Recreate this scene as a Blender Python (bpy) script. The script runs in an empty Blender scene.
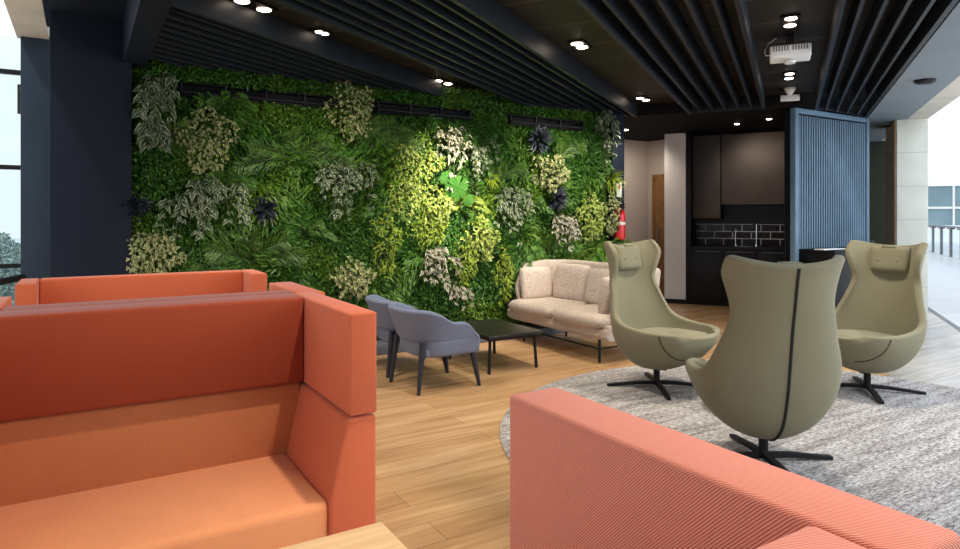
import bpy, bmesh, math, random
import numpy as np
from mathutils import Vector, Matrix

SC = bpy.context.scene
COL = SC.collection
rnd = random.Random(7)
PI = math.pi
# ------------------------------------------------------------------ camera model
FPX, HOR, CH, YAW = 650.0, 216.0, 1.4, math.radians(58.5)
RX = (math.sin(YAW), -math.cos(YAW)); FW = (math.cos(YAW), math.sin(YAW))
KA = math.radians(33); KS, KC = math.sin(KA), math.cos(KA)   # second building grid (ceiling, kitchen)

def at(px, py, z):
    Z = (z - CH) / ((HOR - py) / FPX); X = (px - 480) / FPX * Z
    return Vector((X*RX[0] + Z*FW[0], X*RX[1] + Z*FW[1], z))
def on_y(px, py, y):
    k = (px - 480) / FPX; dx = k*RX[0] + FW[0]; dy = k*RX[1] + FW[1]; t = y / dy
    return Vector((dx*t, y, CH + (HOR - py) / FPX * t))
def K(al, la, z):
    return Vector((al*KC - la*KS, al*KS + la*KC, z))

# ------------------------------------------------------------------ materials
def new_mat(name):
    m = bpy.data.materials.new(name); m.use_nodes = True
    nt = m.node_tree; b = nt.nodes['Principled BSDF']
    return m, nt, b
def N(nt, t, **kw):
    n = nt.nodes.new(t)
    for k, v in kw.items():
        if k in n.inputs.keys(): n.inputs[k].default_value = v
        else: setattr(n, k, v)
    return n
def L(nt, a, b): nt.links.new(a, b)
def ramp(nt, fac, stops):
    r = nt.nodes.new('ShaderNodeValToRGB'); e = r.color_ramp.elements
    while len(e) < len(stops): e.new(0.5)
    for i, (p, c) in enumerate(stops):
        e[i].position = p; e[i].color = (*c, 1)
    L(nt, fac, r.inputs[0]); return r.outputs[0]
def bump(nt, b, h, strength=.3, dist=.002):
    n = N(nt, 'ShaderNodeBump'); n.inputs['Strength'].default_value = strength
    n.inputs['Distance'].default_value = dist
    L(nt, h, n.inputs['Height']); L(nt, n.outputs[0], b.inputs['Normal'])
def coords(nt, which='Object', scale=(1, 1, 1), rot=(0, 0, 0)):
    t = N(nt, 'ShaderNodeTexCoord'); mp = N(nt, 'ShaderNodeMapping')
    mp.inputs['Scale'].default_value = scale; mp.inputs['Rotation'].default_value = rot
    L(nt, t.outputs[which], mp.inputs[0]); return mp.outputs[0]
def pos(nt, scale=(1, 1, 1), rot=(0, 0, 0)):
    t = N(nt, 'ShaderNodeNewGeometry'); mp = N(nt, 'ShaderNodeMapping')
    mp.inputs['Scale'].default_value = scale; mp.inputs['Rotation'].default_value = rot
    L(nt, t.outputs['Position'], mp.inputs[0]); return mp.outputs[0]

def plain(name, c, rough=.5, metal=0, var=.12, scale=6, spec=.5):
    m, nt, b = new_mat(name)
    n = N(nt, 'ShaderNodeTexNoise', Scale=scale, Detail=4.0); L(nt, coords(nt), n.inputs['Vector'])
    lo = tuple(x*(1-var) for x in c); hi = tuple(min(1, x*(1+var)) for x in c)
    L(nt, ramp(nt, n.outputs['Fac'], [(.3, lo), (.7, hi)]), b.inputs['Base Color'])
    b.inputs['Roughness'].default_value = rough; b.inputs['Metallic'].default_value = metal
    b.inputs['Specular IOR Level'].default_value = spec
    return m
def fabric(name, c, var=.18, weave=420, rough=.85, sheen=.15, strength=.35):
    m, nt, b = new_mat(name)
    co = coords(nt)
    n = N(nt, 'ShaderNodeTexNoise', Scale=weave, Detail=2.0); L(nt, co, n.inputs['Vector'])
    n2 = N(nt, 'ShaderNodeTexNoise', Scale=5.0, Detail=3.0); L(nt, co, n2.inputs['Vector'])
    mx = N(nt, 'ShaderNodeMath', operation='ADD'); mul = N(nt, 'ShaderNodeMath', operation='MULTIPLY'); mul.inputs[1].default_value = .35
    L(nt, n2.outputs['Fac'], mul.inputs[0]); L(nt, n.outputs['Fac'], mx.inputs[0]); L(nt, mul.outputs[0], mx.inputs[1])
    L(nt, ramp(nt, mx.outputs[0], [(.45, tuple(x*(1-var) for x in c)), (.9, tuple(min(1, x*(1+var)) for x in c))]), b.inputs['Base Color'])
    b.inputs['Roughness'].default_value = rough
    b.inputs['Sheen Weight'].default_value = sheen; b.inputs['Sheen Roughness'].default_value = .5
    b.inputs['Specular IOR Level'].default_value = .25
    bump(nt, b, n.outputs['Fac'], strength, .001)
    return m
def ribbed(name, c, c2, scale=125, rough=.8, strength=.5):
    m, nt, b = new_mat(name)
    co = coords(nt)
    w = N(nt, 'ShaderNodeTexWave', wave_type='BANDS', bands_direction='DIAGONAL', Scale=scale, Distortion=.4)
    w.inputs['Detail Scale'].default_value = 3
    L(nt, co, w.inputs['Vector'])
    L(nt, ramp(nt, w.outputs['Fac'], [(.15, c2), (.8, c)]), b.inputs['Base Color'])
    b.inputs['Roughness'].default_value = rough; b.inputs['Specular IOR Level'].default_value = .25
    b.inputs['Sheen Weight'].default_value = .15
    bump(nt, b, w.outputs['Fac'], strength, .0012)
    return m
def tweed(name, cols, s=(60, 60, 60), bumpy=.5):
    m, nt, b = new_mat(name)
    co = coords(nt, 'Object', s)
    n = N(nt, 'ShaderNodeTexNoise', Scale=2.2, Detail=5.0, Roughness=.75); L(nt, co, n.inputs['Vector'])
    st = [(.30 + .42*i/(len(cols)-1), cc) for i, cc in enumerate(cols)]
    L(nt, ramp(nt, n.outputs['Fac'], st), b.inputs['Base Color'])
    b.inputs['Roughness'].default_value = .9; b.inputs['Specular IOR Level'].default_value = .2
    bump(nt, b, n.outputs['Fac'], bumpy, .004)
    return m
def emit(name, c, s):
    m, nt, b = new_mat(name)
    b.inputs['Base Color'].default_value = (*c, 1)
    b.inputs['Emission Color'].default_value = (*c, 1); b.inputs['Emission Strength'].default_value = s
    return m
def wood_floor(name='oak planks', tones=((.57, .345, .17), (.63, .39, .20), (.67, .43, .23)), joint=(.24, .12, .055)):
    m, nt, b = new_mat(name)
    co = pos(nt)
    br = N(nt, 'ShaderNodeTexBrick'); br.offset = .37; br.inputs['Scale'].default_value = 1
    br.inputs['Brick Width'].default_value = 1.35; br.inputs['Row Height'].default_value = .19
    br.inputs['Mortar Size'].default_value = .0016; br.inputs['Mortar Smooth'].default_value = .1
    br.inputs['Color1'].default_value = (0, 0, 0, 1); br.inputs['Color2'].default_value = (1, 1, 1, 1)
    br.inputs['Mortar'].default_value = (.5, .5, .5, 1)
    L(nt, co, br.inputs['Vector'])
    # plank tone
    tone = ramp(nt, br.outputs['Color'], [(0, tones[0]), (.5, tones[1]), (1, tones[2])])
    # grain stretched along the planks
    g = N(nt, 'ShaderNodeTexNoise', Scale=1.0, Detail=6.0, Roughness=.65, Distortion=.6)
    L(nt, pos(nt, (1.6, 26, 1)), g.inputs['Vector'])
    g2 = N(nt, 'ShaderNodeTexNoise', Scale=1.0, Detail=4.0, Distortion=1.2); L(nt, pos(nt, (.9, 7, 1)), g2.inputs['Vector'])
    gm = ramp(nt, g.outputs['Fac'], [(.3, (.80, .75, .70)), (.62, (1.0, 1.0, 1.0))])
    gm2 = ramp(nt, g2.outputs['Fac'], [(.32, (.80, .74, .68)), (.6, (1.06, 1.05, 1.04))])
    m1 = N(nt, 'ShaderNodeMix', data_type='RGBA', blend_type='MULTIPLY'); m1.inputs[0].default_value = 1
    L(nt, tone, m1.inputs[6]); L(nt, gm, m1.inputs[7])
    m2 = N(nt, 'ShaderNodeMix', data_type='RGBA', blend_type='MULTIPLY'); m2.inputs[0].default_value = 1
    L(nt, m1.outputs[2], m2.inputs[6]); L(nt, gm2, m2.inputs[7])
    m3 = N(nt, 'ShaderNodeMix', data_type='RGBA'); L(nt, br.outputs['Fac'], m3.inputs[0])
    L(nt, m2.outputs[2], m3.inputs[6]); m3.inputs[7].default_value = (*joint, 1)
    L(nt, m3.outputs[2], b.inputs['Base Color'])
    b.inputs['Roughness'].default_value = .26; b.inputs['Specular IOR Level'].default_value = .55
    bump(nt, b, g.outputs['Fac'], .12, .002)
    return m
def light_wood(name='pale ash'):
    m, nt, b = new_mat(name)
    g = N(nt, 'ShaderNodeTexNoise', Scale=1.0, Detail=6.0, Distortion=.8); L(nt, coords(nt, 'Object', (3, 40, 8)), g.inputs['Vector'])
    L(nt, ramp(nt, g.outputs['Fac'], [(.3, (.56, .36, .19)), (.7, (.72, .50, .29))]), b.inputs['Base Color'])
    b.inputs['Roughness'].default_value = .45
    return m
def panels(name, c, joint, w, h, rot, rough=.5):
    m, nt, b = new_mat(name)
    br = N(nt, 'ShaderNodeTexBrick'); br.offset = 0; br.inputs['Scale'].default_value = 1
    br.inputs['Brick Width'].default_value = w; br.inputs['Row Height'].default_value = h
    br.inputs['Mortar Size'].default_value = .009
    br.inputs['Color1'].default_value = (*c, 1); br.inputs['Color2'].default_value = (*[x*1.25 for x in c], 1)
    br.inputs['Mortar'].default_value = (*joint, 1)
    v_ = pos(nt, (1, 1, 1), (0, 0, rot)); v_.node.inputs['Location'].default_value = (.2, 21, 0); L(nt, v_, br.inputs['Vector'])
    L(nt, br.outputs['Color'], b.inputs['Base Color']); b.inputs['Roughness'].default_value = rough; b.inputs['Specular IOR Level'].default_value = .2
    return m
def tiles():
    m, nt, b = new_mat('black glazed tiles')
    br = N(nt, 'ShaderNodeTexBrick'); br.inputs['Scale'].default_value = 1
    br.inputs['Brick Width'].default_value = .28; br.inputs['Row Height'].default_value = .115
    br.inputs['Mortar Size'].default_value = .006; b.inputs['Specular IOR Level'].default_value = .15
    br.inputs['Color1'].default_value = (.003, .003, .004, 1); br.inputs['Color2'].default_value = (.006, .006, .008, 1)
    br.inputs['Mortar'].default_value = (.42, .42, .44, 1)
    L(nt, coords(nt, 'Object', (1, 1, 1), (0, PI/2, PI/2)), br.inputs['Vector'])
    L(nt, br.outputs['Color'], b.inputs['Base Color']); b.inputs['Roughness'].default_value = .15
    return m
def stone(name, c1, c2, w=.6, h=.45, vert=True):
    m, nt, b = new_mat(name)
    n = N(nt, 'ShaderNodeTexNoise', Scale=3.0, Detail=8.0); L(nt, pos(nt), n.inputs['Vector'])
    base = ramp(nt, n.outputs['Fac'], [(.3, c1), (.7, c2)])
    br = N(nt, 'ShaderNodeTexBrick'); br.inputs['Scale'].default_value = 1
    br.inputs['Brick Width'].default_value = w; br.inputs['Row Height'].default_value = h; br.inputs['Mortar Size'].default_value = .004
    L(nt, pos(nt, (1, 1, 1), (PI/2, 0, 0) if vert else (0, 0, -KA)), br.inputs['Vector'])
    mx = N(nt, 'ShaderNodeMix', data_type='RGBA'); L(nt, br.outputs['Fac'], mx.inputs[0]); L(nt, base, mx.inputs[6])
    mx.inputs[7].default_value = (*[x*.75 for x in c1], 1)
    L(nt, mx.outputs[2], b.inputs['Base Color']); b.inputs['Roughness'].default_value = .3 if not vert else .7
    return m
def leafmat(name, c1, c2, margin=None, patch=None, rough=.45, edge=(.25, .6)):
    m, nt, b = new_mat(name)
    geo = N(nt, 'ShaderNodeNewGeometry')
    base = ramp(nt, geo.outputs['Random Per Island'], [(0, c1), (1, c2)])
    if patch:
        n = N(nt, 'ShaderNodeTexNoise', Scale=1.6, Detail=3.0, Roughness=.6); L(nt, pos(nt), n.inputs['Vector'])
        f = ramp(nt, n.outputs['Fac'], [(.48, (0, 0, 0)), (.70, (1, 1, 1))])
        alt = ramp(nt, geo.outputs['Random Per Island'], [(0, patch[0]), (1, patch[1])])
        mx = N(nt, 'ShaderNodeMix', data_type='RGBA'); L(nt, f, mx.inputs[0]); L(nt, base, mx.inputs[6]); L(nt, alt, mx.inputs[7])
        base = mx.outputs[2]
    if margin:
        a = N(nt, 'ShaderNodeAttribute', attribute_name='mid')
        f = ramp(nt, a.outputs['Fac'], [(edge[0], (1, 1, 1)), (edge[1], (0, 0, 0))])
        mx = N(nt, 'ShaderNodeMix', data_type='RGBA'); L(nt, f, mx.inputs[0]); L(nt, base, mx.inputs[6]); mx.inputs[7].default_value = (*margin, 1)
        base = mx.outputs[2]
    L(nt, base, b.inputs['Base Color']); b.inputs['Roughness'].default_value = rough
    b.inputs['Specular IOR Level'].default_value = .35
    return m

M = {}
M['floor'] = wood_floor()
M['glarefloor'] = wood_floor('daylight greyed planks', ((.40, .37, .34), (.48, .45, .42), (.55, .52, .49)), (.2, .19, .18))  # oak planks greyed, daylight glare on the floor put into the colour
M['stonefloor'] = stone('pale stone floor', (.55, .56, .58), (.66, .67, .69), 1.2, 1.2, False)
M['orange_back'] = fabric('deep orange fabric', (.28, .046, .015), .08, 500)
M['orange_shade'] = fabric('shaded apricot woven fabric', (.50, .185, .075), .14, 500)  # seat fabric darkened, shade on the back cushions put into the colour
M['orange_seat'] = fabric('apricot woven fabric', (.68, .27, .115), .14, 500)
M['daylit_orange'] = fabric('daylit orange fabric', (.55, .125, .052), .10, 450)  # booth orange with a cool daylight tint put into the colour
M['daylit_orange_rib'] = ribbed('ribbed daylit orange fabric', (.74, .28, .185), (.47, .12, .088))  # same orange fabric, pinkish from daylight mixed into both rib colours
M['sage'] = fabric('sage wool felt', (.215, .195, .120), .10, 380, .85, .1, .25)
M['seam'] = plain('dark seam', (.012, .012, .008), .8)
M['blue_fabric'] = fabric('slate blue wool', (.150, .178, .255), .12, 380)
M['tweed'] = tweed('beige tweed', [(.24, .17, .13), (.44, .355, .30), (.58, .49, .42), (.70, .62, .55)], (30, 30, 105), .5)
M['rug'] = None
M['blackmetal'] = plain('black metal', (.008, .008, .011), .5, spec=.3)
M['navywood'] = plain('ink stained wood', (.014, .016, .026), .5)
M['tabletop'] = plain('black brown table', (.014, .012, .011), .35)
M['ash'] = light_wood()
M['navy'] = plain('navy paint', (.0065, .011, .021), .6, var=.06, scale=2, spec=.18)
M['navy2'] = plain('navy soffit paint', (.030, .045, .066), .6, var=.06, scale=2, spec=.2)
M['soffit'] = plain('grey blue soffit paint', (.20, .24, .27), .6, var=.05, scale=2, spec=.3)
M['blade'] = plain('dark blue steel blade', (.013, .018, .024), .45, spec=.3)
M['cpanel'] = panels('black ceiling panel', (.016, .013, .010), (.10, .085, .07), .62, 50, -KA)
M['dark'] = plain('dark ceiling', (.008, .007, .007), .8, spec=.1)
M['slat'] = plain('steel blue slat', (.115, .19, .265), .5)
M['kbrown'] = plain('dark walnut laminate', (.040, .029, .024), .5, var=.2, scale=3)
M['kblack'] = plain('black laminate', (.008, .007, .008), .45, spec=.25)
M['tiles'] = tiles()
M['chrome'] = plain('chrome', (.75, .75, .77), .18, 1)
M['white'] = plain('white plastic', (.75, .75, .74), .5, var=.03)
M['plaster'] = plain('warm white plaster', (.50, .43, .39), .85, var=.05, scale=2)
M['plaster2'] = plain('bright white plaster', (.72, .66, .63), .85, var=.04, scale=2)
M['door'] = plain('honey oak door', (.22, .105, .030), .5, var=.25, scale=9)
M['conc'] = stone('pale stone cladding', (.66, .66, .58), (.78, .78, .70))
M['beige'] = plain('beige concrete', (.62, .58, .49), .85, var=.08, scale=3)
M['red'] = plain('extinguisher red', (.55, .012, .016), .3)
M['grey'] = plain('grey metal', (.16, .17, .18), .5)
M['glassdark'] = plain('grey blue glass', (.20, .30, .34), .15, var=.3, scale=.35)
M['facade'] = plain('white render', (.85, .86, .87), .8, var=.02)
M['olive'] = plain('dark olive wall', (.028, .034, .016), .7)
M['gold'] = plain('amber wood panel', (.30, .185, .085), .5, var=.2)
M['brownsofa'] = fabric('brown fabric', (.10, .080, .055))
M['soil'] = plain('dark backing felt', (.006, .014, .005), .95)
M['skirt'] = plain('grey blue skirting', (.10, .115, .14), .5)
M['lamp'] = emit('warm lamp disc', (1.0, .80, .62), 9)
M['lampring'] = plain('black fitting', (.005, .005, .005), .5, spec=.1)
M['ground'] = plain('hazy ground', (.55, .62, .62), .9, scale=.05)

def rug_mat():
    m, nt, b = new_mat('grey tweed rug')
    n = N(nt, 'ShaderNodeTexNoise', Scale=1.0, Detail=6.0, Roughness=.8); L(nt, pos(nt, (22, 90, 1), (0, 0, .12)), n.inputs['Vector'])
    n2 = N(nt, 'ShaderNodeTexNoise', Scale=1.0, Detail=3.0, Distortion=.6); L(nt, pos(nt, (1.6, 14, 1), (0, 0, .12)), n2.inputs['Vector'])
    a = ramp(nt, n.outputs['Fac'], [(.34, (.045, .045, .056)), (.44, (.24, .225, .22)), (.53, (.54, .51, .48)), (.66, (.76, .73, .69))])
    c = ramp(nt, n2.outputs['Fac'], [(.3, (.55, .52, .52)), (.62, (1.05, 1.05, 1.07))])
    mx = N(nt, 'ShaderNodeMix', data_type='RGBA', blend_type='MULTIPLY'); mx.inputs[0].default_value = 1
    L(nt, a, mx.inputs[6]); L(nt, c, mx.inputs[7]); L(nt, mx.outputs[2], b.inputs['Base Color'])
    b.inputs['Roughness'].default_value = .95; b.inputs['Specular IOR Level'].default_value = .1
    bump(nt, b, n.outputs['Fac'], .6, .006)
    return m
M['rug'] = rug_mat()
def glass_mat():
    m = bpy.data.materials.new('clear pane'); m.use_nodes = True; nt = m.node_tree; nt.nodes.clear()
    o = N(nt, 'ShaderNodeOutputMaterial'); t = N(nt, 'ShaderNodeBsdfTransparent'); g = N(nt, 'ShaderNodeBsdfGlossy'); g.inputs['Roughness'].default_value = .05
    t.inputs[0].default_value = (.93, .97, .97, 1)
    mx = N(nt, 'ShaderNodeMixShader'); mx.inputs[0].default_value = .06
    L(nt, t.outputs[0], mx.inputs[1]); L(nt, g.outputs[0], mx.inputs[2]); L(nt, mx.outputs[0], o.inputs[0])
    return m
M['glass'] = glass_mat()
G = {
 'moss': leafmat('small leaf foliage', (.018, .080, .009), (.070, .185, .020), patch=((.060, .145, .010), (.16, .27, .020))),
 'cream': leafmat('cream variegated leaves', (.06, .12, .02), (.16, .22, .05), margin=(.62, .55, .30), edge=(.10, .62)),
 'creamlime': leafmat('lime variegated leaves', (.10, .19, .012), (.24, .31, .035), margin=(.56, .54, .20), edge=(.06, .45)),
 'pale': leafmat('white edged leaves', (.020, .055, .018), (.06, .10, .04), margin=(.56, .55, .38), edge=(.06, .42)),
 'palewhite': leafmat('silver leaves', (.07, .085, .045), (.17, .16, .10), margin=(.56, .51, .40), edge=(.10, .55)),
 'palm': leafmat('palm green', (.030, .082, .010), (.075, .16, .018)),
 'palmlit': leafmat('bright palm green', (.06, .16, .016), (.14, .28, .03)),
 'fern': leafmat('lime fern', (.13, .21, .012), (.28, .36, .03)),
 'ferng': leafmat('green fern', (.035, .12, .012), (.09, .21, .02)),
 'dark': leafmat('plum black leaves', (.010, .014, .020), (.035, .042, .056), rough=.35),
 'mon': leafmat('monstera leaf', (.035, .13, .015), (.06, .18, .03), rough=.35),
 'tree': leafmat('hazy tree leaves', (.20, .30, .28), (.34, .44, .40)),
 'stem': plain('plant stem', (.05, .07, .02), .7),
}

# ------------------------------------------------------------------ mesh helpers
def rootloc(o):
    v = Vector((0, 0, 0))
    while o is not None: v += o.location; o = o.parent
    return v
def link(name, me, mat, parent=None):
    o = bpy.data.objects.new(name, me); COL.objects.link(o)
    if mat is not None:
        for mm in (mat if isinstance(mat, (list, tuple)) else [mat]): me.materials.append(mm)
    if parent is not None: o.parent = parent
    return o
def obj(name, bm, mat, parent=None, smooth=True, angle=35):
    if parent is not None:
        off = rootloc(parent)
        if off.length > 0: bmesh.ops.translate(bm, vec=-off, verts=bm.verts)
    bmesh.ops.recalc_face_normals(bm, faces=bm.faces)
    me = bpy.data.meshes.new(name); bm.to_mesh(me); bm.free()
    if smooth:
        me.shade_smooth(); me.set_sharp_from_angle(angle=math.radians(angle))
    return link(name, me, mat, parent)
def tag(o, label=None, cat=None, group=None, kind=None):
    if label: o['label'] = label
    if cat: o['category'] = cat
    if group: o['group'] = group
    if kind: o['kind'] = kind
    return o
def thing(name, label, cat, loc=(0, 0, 0), group=None):
    o = bpy.data.objects.new(name, None); COL.objects.link(o); o.location = loc; o.empty_display_size = .1
    return tag(o, label, cat, group)
def struct(name, bm, mat, **kw):
    return tag(obj(name, bm, mat, **kw), kind='structure')
def copy_tree(o, parent=None):
    c = o.copy(); COL.objects.link(c); c.parent = parent
    for ch in list(o.children): copy_tree(ch, c)
    return c
def box(bm, x0, x1, y0, y1, z0, z1, bev=0, seg=3, mtx=None):
    r = bmesh.ops.create_cube(bm, size=1); vs = r['verts']
    for v in vs:
        v.co = Vector((x0 + (v.co.x + .5)*(x1-x0), y0 + (v.co.y + .5)*(y1-y0), z0 + (v.co.z + .5)*(z1-z0)))
    if mtx is not None: bmesh.ops.transform(bm, matrix=mtx, verts=vs)
    if bev:
        es = list({e for v in vs for e in v.link_edges})
        bmesh.ops.bevel(bm, geom=es, offset=bev, segments=seg, affect='EDGES', profile=.5)
    return bm
KM = Matrix.Rotation(KA, 4, 'Z')
def kbox(bm, a0, a1, l0, l1, z0, z1, bev=0): return box(bm, a0, a1, l0, l1, z0, z1, bev, mtx=KM)
def prism(bm, pts, z0, z1, bev=0, mtx=None, seg=3):
    """pts: polygon in xy extruded z0..z1"""
    lo = [bm.verts.new((x, y, z0)) for x, y in pts]; hi = [bm.verts.new((x, y, z1)) for x, y in pts]
    n = len(pts)
    bm.faces.new(lo[::-1]); bm.faces.new(hi)
    for i in range(n): bm.faces.new((lo[i], lo[(i+1) % n], hi[(i+1) % n], hi[i]))
    if mtx is not None: bmesh.ops.transform(bm, matrix=mtx, verts=lo+hi)
    if bev:
        es = list({e for v in lo+hi for e in v.link_edges})
        bmesh.ops.bevel(bm, geom=es, offset=bev, segments=seg, affect='EDGES', profile=.5)
    return bm
def tube(bm, pts, r, seg=10, caps=True):
    pts = [Vector(p) for p in pts]; rs = r if isinstance(r, (list, tuple)) else [r]*len(pts)
    rings = []
    for i, p in enumerate(pts):
        d = (pts[min(i+1, len(pts)-1)] - pts[max(i-1, 0)]).normalized()
        u = d.cross(Vector((0, 0, 1)) if abs(d.z) < .9 else Vector((1, 0, 0))).normalized(); w = d.cross(u)
        rings.append([bm.verts.new(p + (u*math.cos(2*PI*k/seg) + w*math.sin(2*PI*k/seg))*rs[i]) for k in range(seg)])
    for a, b in zip(rings, rings[1:]):
        for k in range(seg): bm.faces.new((a[k], a[(k+1) % seg], b[(k+1) % seg], b[k]))
    if caps: bm.faces.new(rings[0][::-1]); bm.faces.new(rings[-1])
    return bm
def lathe(bm, prof, c=(0, 0, 0), seg=32, axis='Z'):
    rings = []
    for r, z in prof:
        ring = []
        for k in range(seg):
            a = 2*PI*k/seg; p = (r*math.cos(a), r*math.sin(a), z)
            ring.append(bm.verts.new((c[0]+p[0], c[1]+p[1], c[2]+p[2])))
        rings.append(ring)
    for a, b in zip(rings, rings[1:]):
        for k in range(seg): bm.faces.new((a[k], a[(k+1) % seg], b[(k+1) % seg], b[k]))
    bm.faces.new(rings[0][::-1]); bm.faces.new(rings[-1])
    return bm
def grid_mesh(name, P, mat, parent=None, thick=None, sub=0, offset=-1):
    """P[i][j] -> open grid surface, optionally solidified and subdivided"""
    bm = bmesh.new()
    V = [[bm.verts.new(p) for p in row] for row in P]
    for i in range(len(V)-1):
        for j in range(len(V[0])-1): bm.faces.new((V[i][j], V[i+1][j], V[i+1][j+1], V[i][j+1]))
    me = bpy.data.meshes.new(name); bm.to_mesh(me); bm.free(); me.shade_smooth()
    o = link(name, me, mat, parent)
    if thick:
        s = o.modifiers.new('thickness', 'SOLIDIFY'); s.thickness = thick; s.offset = offset; s.use_even_offset = True
    if sub:
        s = o.modifiers.new('soft', 'SUBSURF'); s.levels = sub; s.render_levels = sub
    return o
def pillow(bm, sx, sy, sz, mtx=None, n=14, pw=4.0, bulge=.55):
    """soft cushion: superellipse sides, domed faces; sz = thickness"""
    vs = []
    def pt(u, v, s):
        # u,v in -1..1
        e = (1-abs(u)**pw)*(1-abs(v)**pw)
        h = sz*.5*(max(e, 0)**bulge)
        k = 1 - .05*(abs(u)**2)*(abs(v)**2)
        return Vector((u*sx*.5*k, v*sy*.5*k, s*h))
    grids = []
    for s in (1, -1):
        g = [[bm.verts.new(pt(math.sin(PI/2*(-1+2*i/n)), math.sin(PI/2*(-1+2*j/n)), s)) for j in range(n+1)] for i in range(n+1)]
        grids.append(g); vs += [v for row in g for v in row]
        for i in range(n):
            for j in range(n):
                f = (g[i][j], g[i+1][j], g[i+1][j+1], g[i][j+1]); bm.faces.new(f if s > 0 else f[::-1])
    bmesh.ops.remove_doubles(bm, verts=vs, dist=1e-4)
    if mtx is not None: bmesh.ops.transform(bm, matrix=mtx, verts=[v for v in vs if v.is_valid])
    return bm
def BM(): return bmesh.new()

# ------------------------------------------------------------------ room shell
KPOLY = lambda pts: [tuple(K(a, l, 0)[:2]) for a, l in pts]
SILL = -1.86
struct('floor', prism(BM(), KPOLY([(-6, -.78), (16, -.78), (16, 9), (-6, 9)]), -.12, 0), M['floor'], smooth=False)
struct('floor_glare', prism(BM(), KPOLY([(-6, SILL), (16, SILL), (16, -.78), (-6, -.78)]), -.12, 0), M['glarefloor'], smooth=False)  # strip of the wood floor with daylight glare in its colour
struct('floor_terrace', prism(BM(), KPOLY([(-6, -30), (60, -30), (60, SILL-.06), (-6, SILL-.06)]), -.12, -.002), M['stonefloor'], smooth=False)
struct('trim_1', kbox(BM(), -6, 16, SILL-.06, SILL, -.12, .004), M['grey'], smooth=False)
WY = 6.28
struct('wall_back', box(BM(), -.2, 5.75, 6.32, 6.5, 0, 2.86), M['soil'], smooth=False)
struct('baseboard_back', box(BM(), .36, 5.68, 6.10, 6.32, 0, .11, .006), M['skirt'])
struct('column_left', box(BM(), -.215, .355, 6.08, 6.6, 0, 3.02, .008), M['navy'])
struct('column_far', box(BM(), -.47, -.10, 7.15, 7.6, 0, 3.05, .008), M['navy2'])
struct('column_right', box(BM(), on_y(612.5, 200, 6.16).x, on_y(624.5, 200, 6.16).x, 6.16, 6.5, 0, 2.9, .006), M['navy'])
struct('wall_blocker', box(BM(), -3.5, 4.6, -3.3, -3.1, 0, 2.9), M['plaster'], smooth=False)  # unseen wall added behind the camera to hold back ambient light
# ceiling: black panels with joints, navy drops, stone beam
struct('ceiling', prism(BM(), [tuple(K(-.25, -.95, 0)[:2]), tuple(K(8.62, -.95, 0)[:2]), tuple(K(8.62, 2.3, 0)[:2]), (5.9, 6.6), (.3, 6.6)], 2.86, 3.2), M['cpanel'], smooth=False)
struct('ceiling_back', prism(BM(), KPOLY([(8.62, -.12), (16, -.12), (16, 9), (5.0, 9), (8.62, 2.4)]), 2.72, 3.1), M['dark'], smooth=False)
struct('ceiling_soffit', kbox(BM(), -1.2, 14, -1.42, -.93, 2.70, 3.1), M['soffit'], smooth=False)
struct('ceiling_passage', kbox(BM(), 9.2, 14, -.93, -.12, 2.72, 3.1), M['dark'], smooth=False)
struct('beam_right', kbox(BM(), -1.2, 16, -1.66, -1.42, 2.70, 3.4), M['beige'], smooth=False)
struct('beam_left', box(BM(), .29, .46, 1.2, 6.3, 2.66, 3.1, .006), M['navy'], smooth=False)
struct('ceiling_left', box(BM(), -.25, .29, -3.1, 6.6, 3.0, 3.2), M['navy'], smooth=False)
struct('beam_concrete', box(BM(), -.50, -.255, -3.1, 7.25, 3.02, 3.4), M['beige'], smooth=False)
struct('sky_blocker', box(BM(), -4.5, -.5, -3.1, 5.0, 3.15, 3.3), M['beige'], smooth=False)  # unseen overhang added to keep sky light off the booths
# corridor behind the planted wall
struct('wall_corridor', box(BM(), 5.0, 8.56, 8.27, 8.4, 0, 2.8), M['plaster'], smooth=False)
struct('wall_corridor_right', box(BM(), 8.56, 8.68, 7.45, 8.4, 0, 2.8), M['plaster'], smooth=False)
struct('baseboard_corridor', box(BM(), 6.5, 8.56, 8.25, 8.27, 0, .1), M['kblack'], smooth=False)
d = thing('door_1', None, None, (8.54, 7.75, 0)); d['kind'] = 'structure'
obj('door_leaf', box(BM(), 8.525, 8.555, 7.50, 8.07, 0, 2.06), M['door'], d, smooth=False)
fr = BM(); box(fr, 8.515, 8.557, 8.07, 8.13, 0, 2.12); box(fr, 8.515, 8.557, 7.46, 8.07, 2.06, 2.12)
obj('door_frame', fr, M['door'], d, smooth=False)
obj('door_handle', tube(BM(), [(8.50, 7.98, .85), (8.50, 7.98, 1.2)], .012), M['grey'], d)
struct('wall_partition', kbox(BM(), 10.75, 11.5, 1.50, 1.83, 0, 2.74), M['plaster2'], smooth=False)
struct('baseboard_partition', kbox(BM(), 10.73, 11.5, 1.49, 1.84, 0, .07), M['kblack'], smooth=False)

# ------------------------------------------------------------------ kitchenette (second grid)
struct('wall_kitchen', kbox(BM(), 11.32, 11.45, -.05, 1.5, 0, 2.74), M['kblack'], smooth=False)
struct('wall_kitchen_side', kbox(BM(), 8.82, 11.30, -.10, -.035, 0, 2.72), M['navy'], smooth=False)
o = obj('tiled_splashback', kbox(BM(), 11.30, 11.318, -.03, 1.40, .93, 1.27), M['tiles'], smooth=False)
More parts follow.
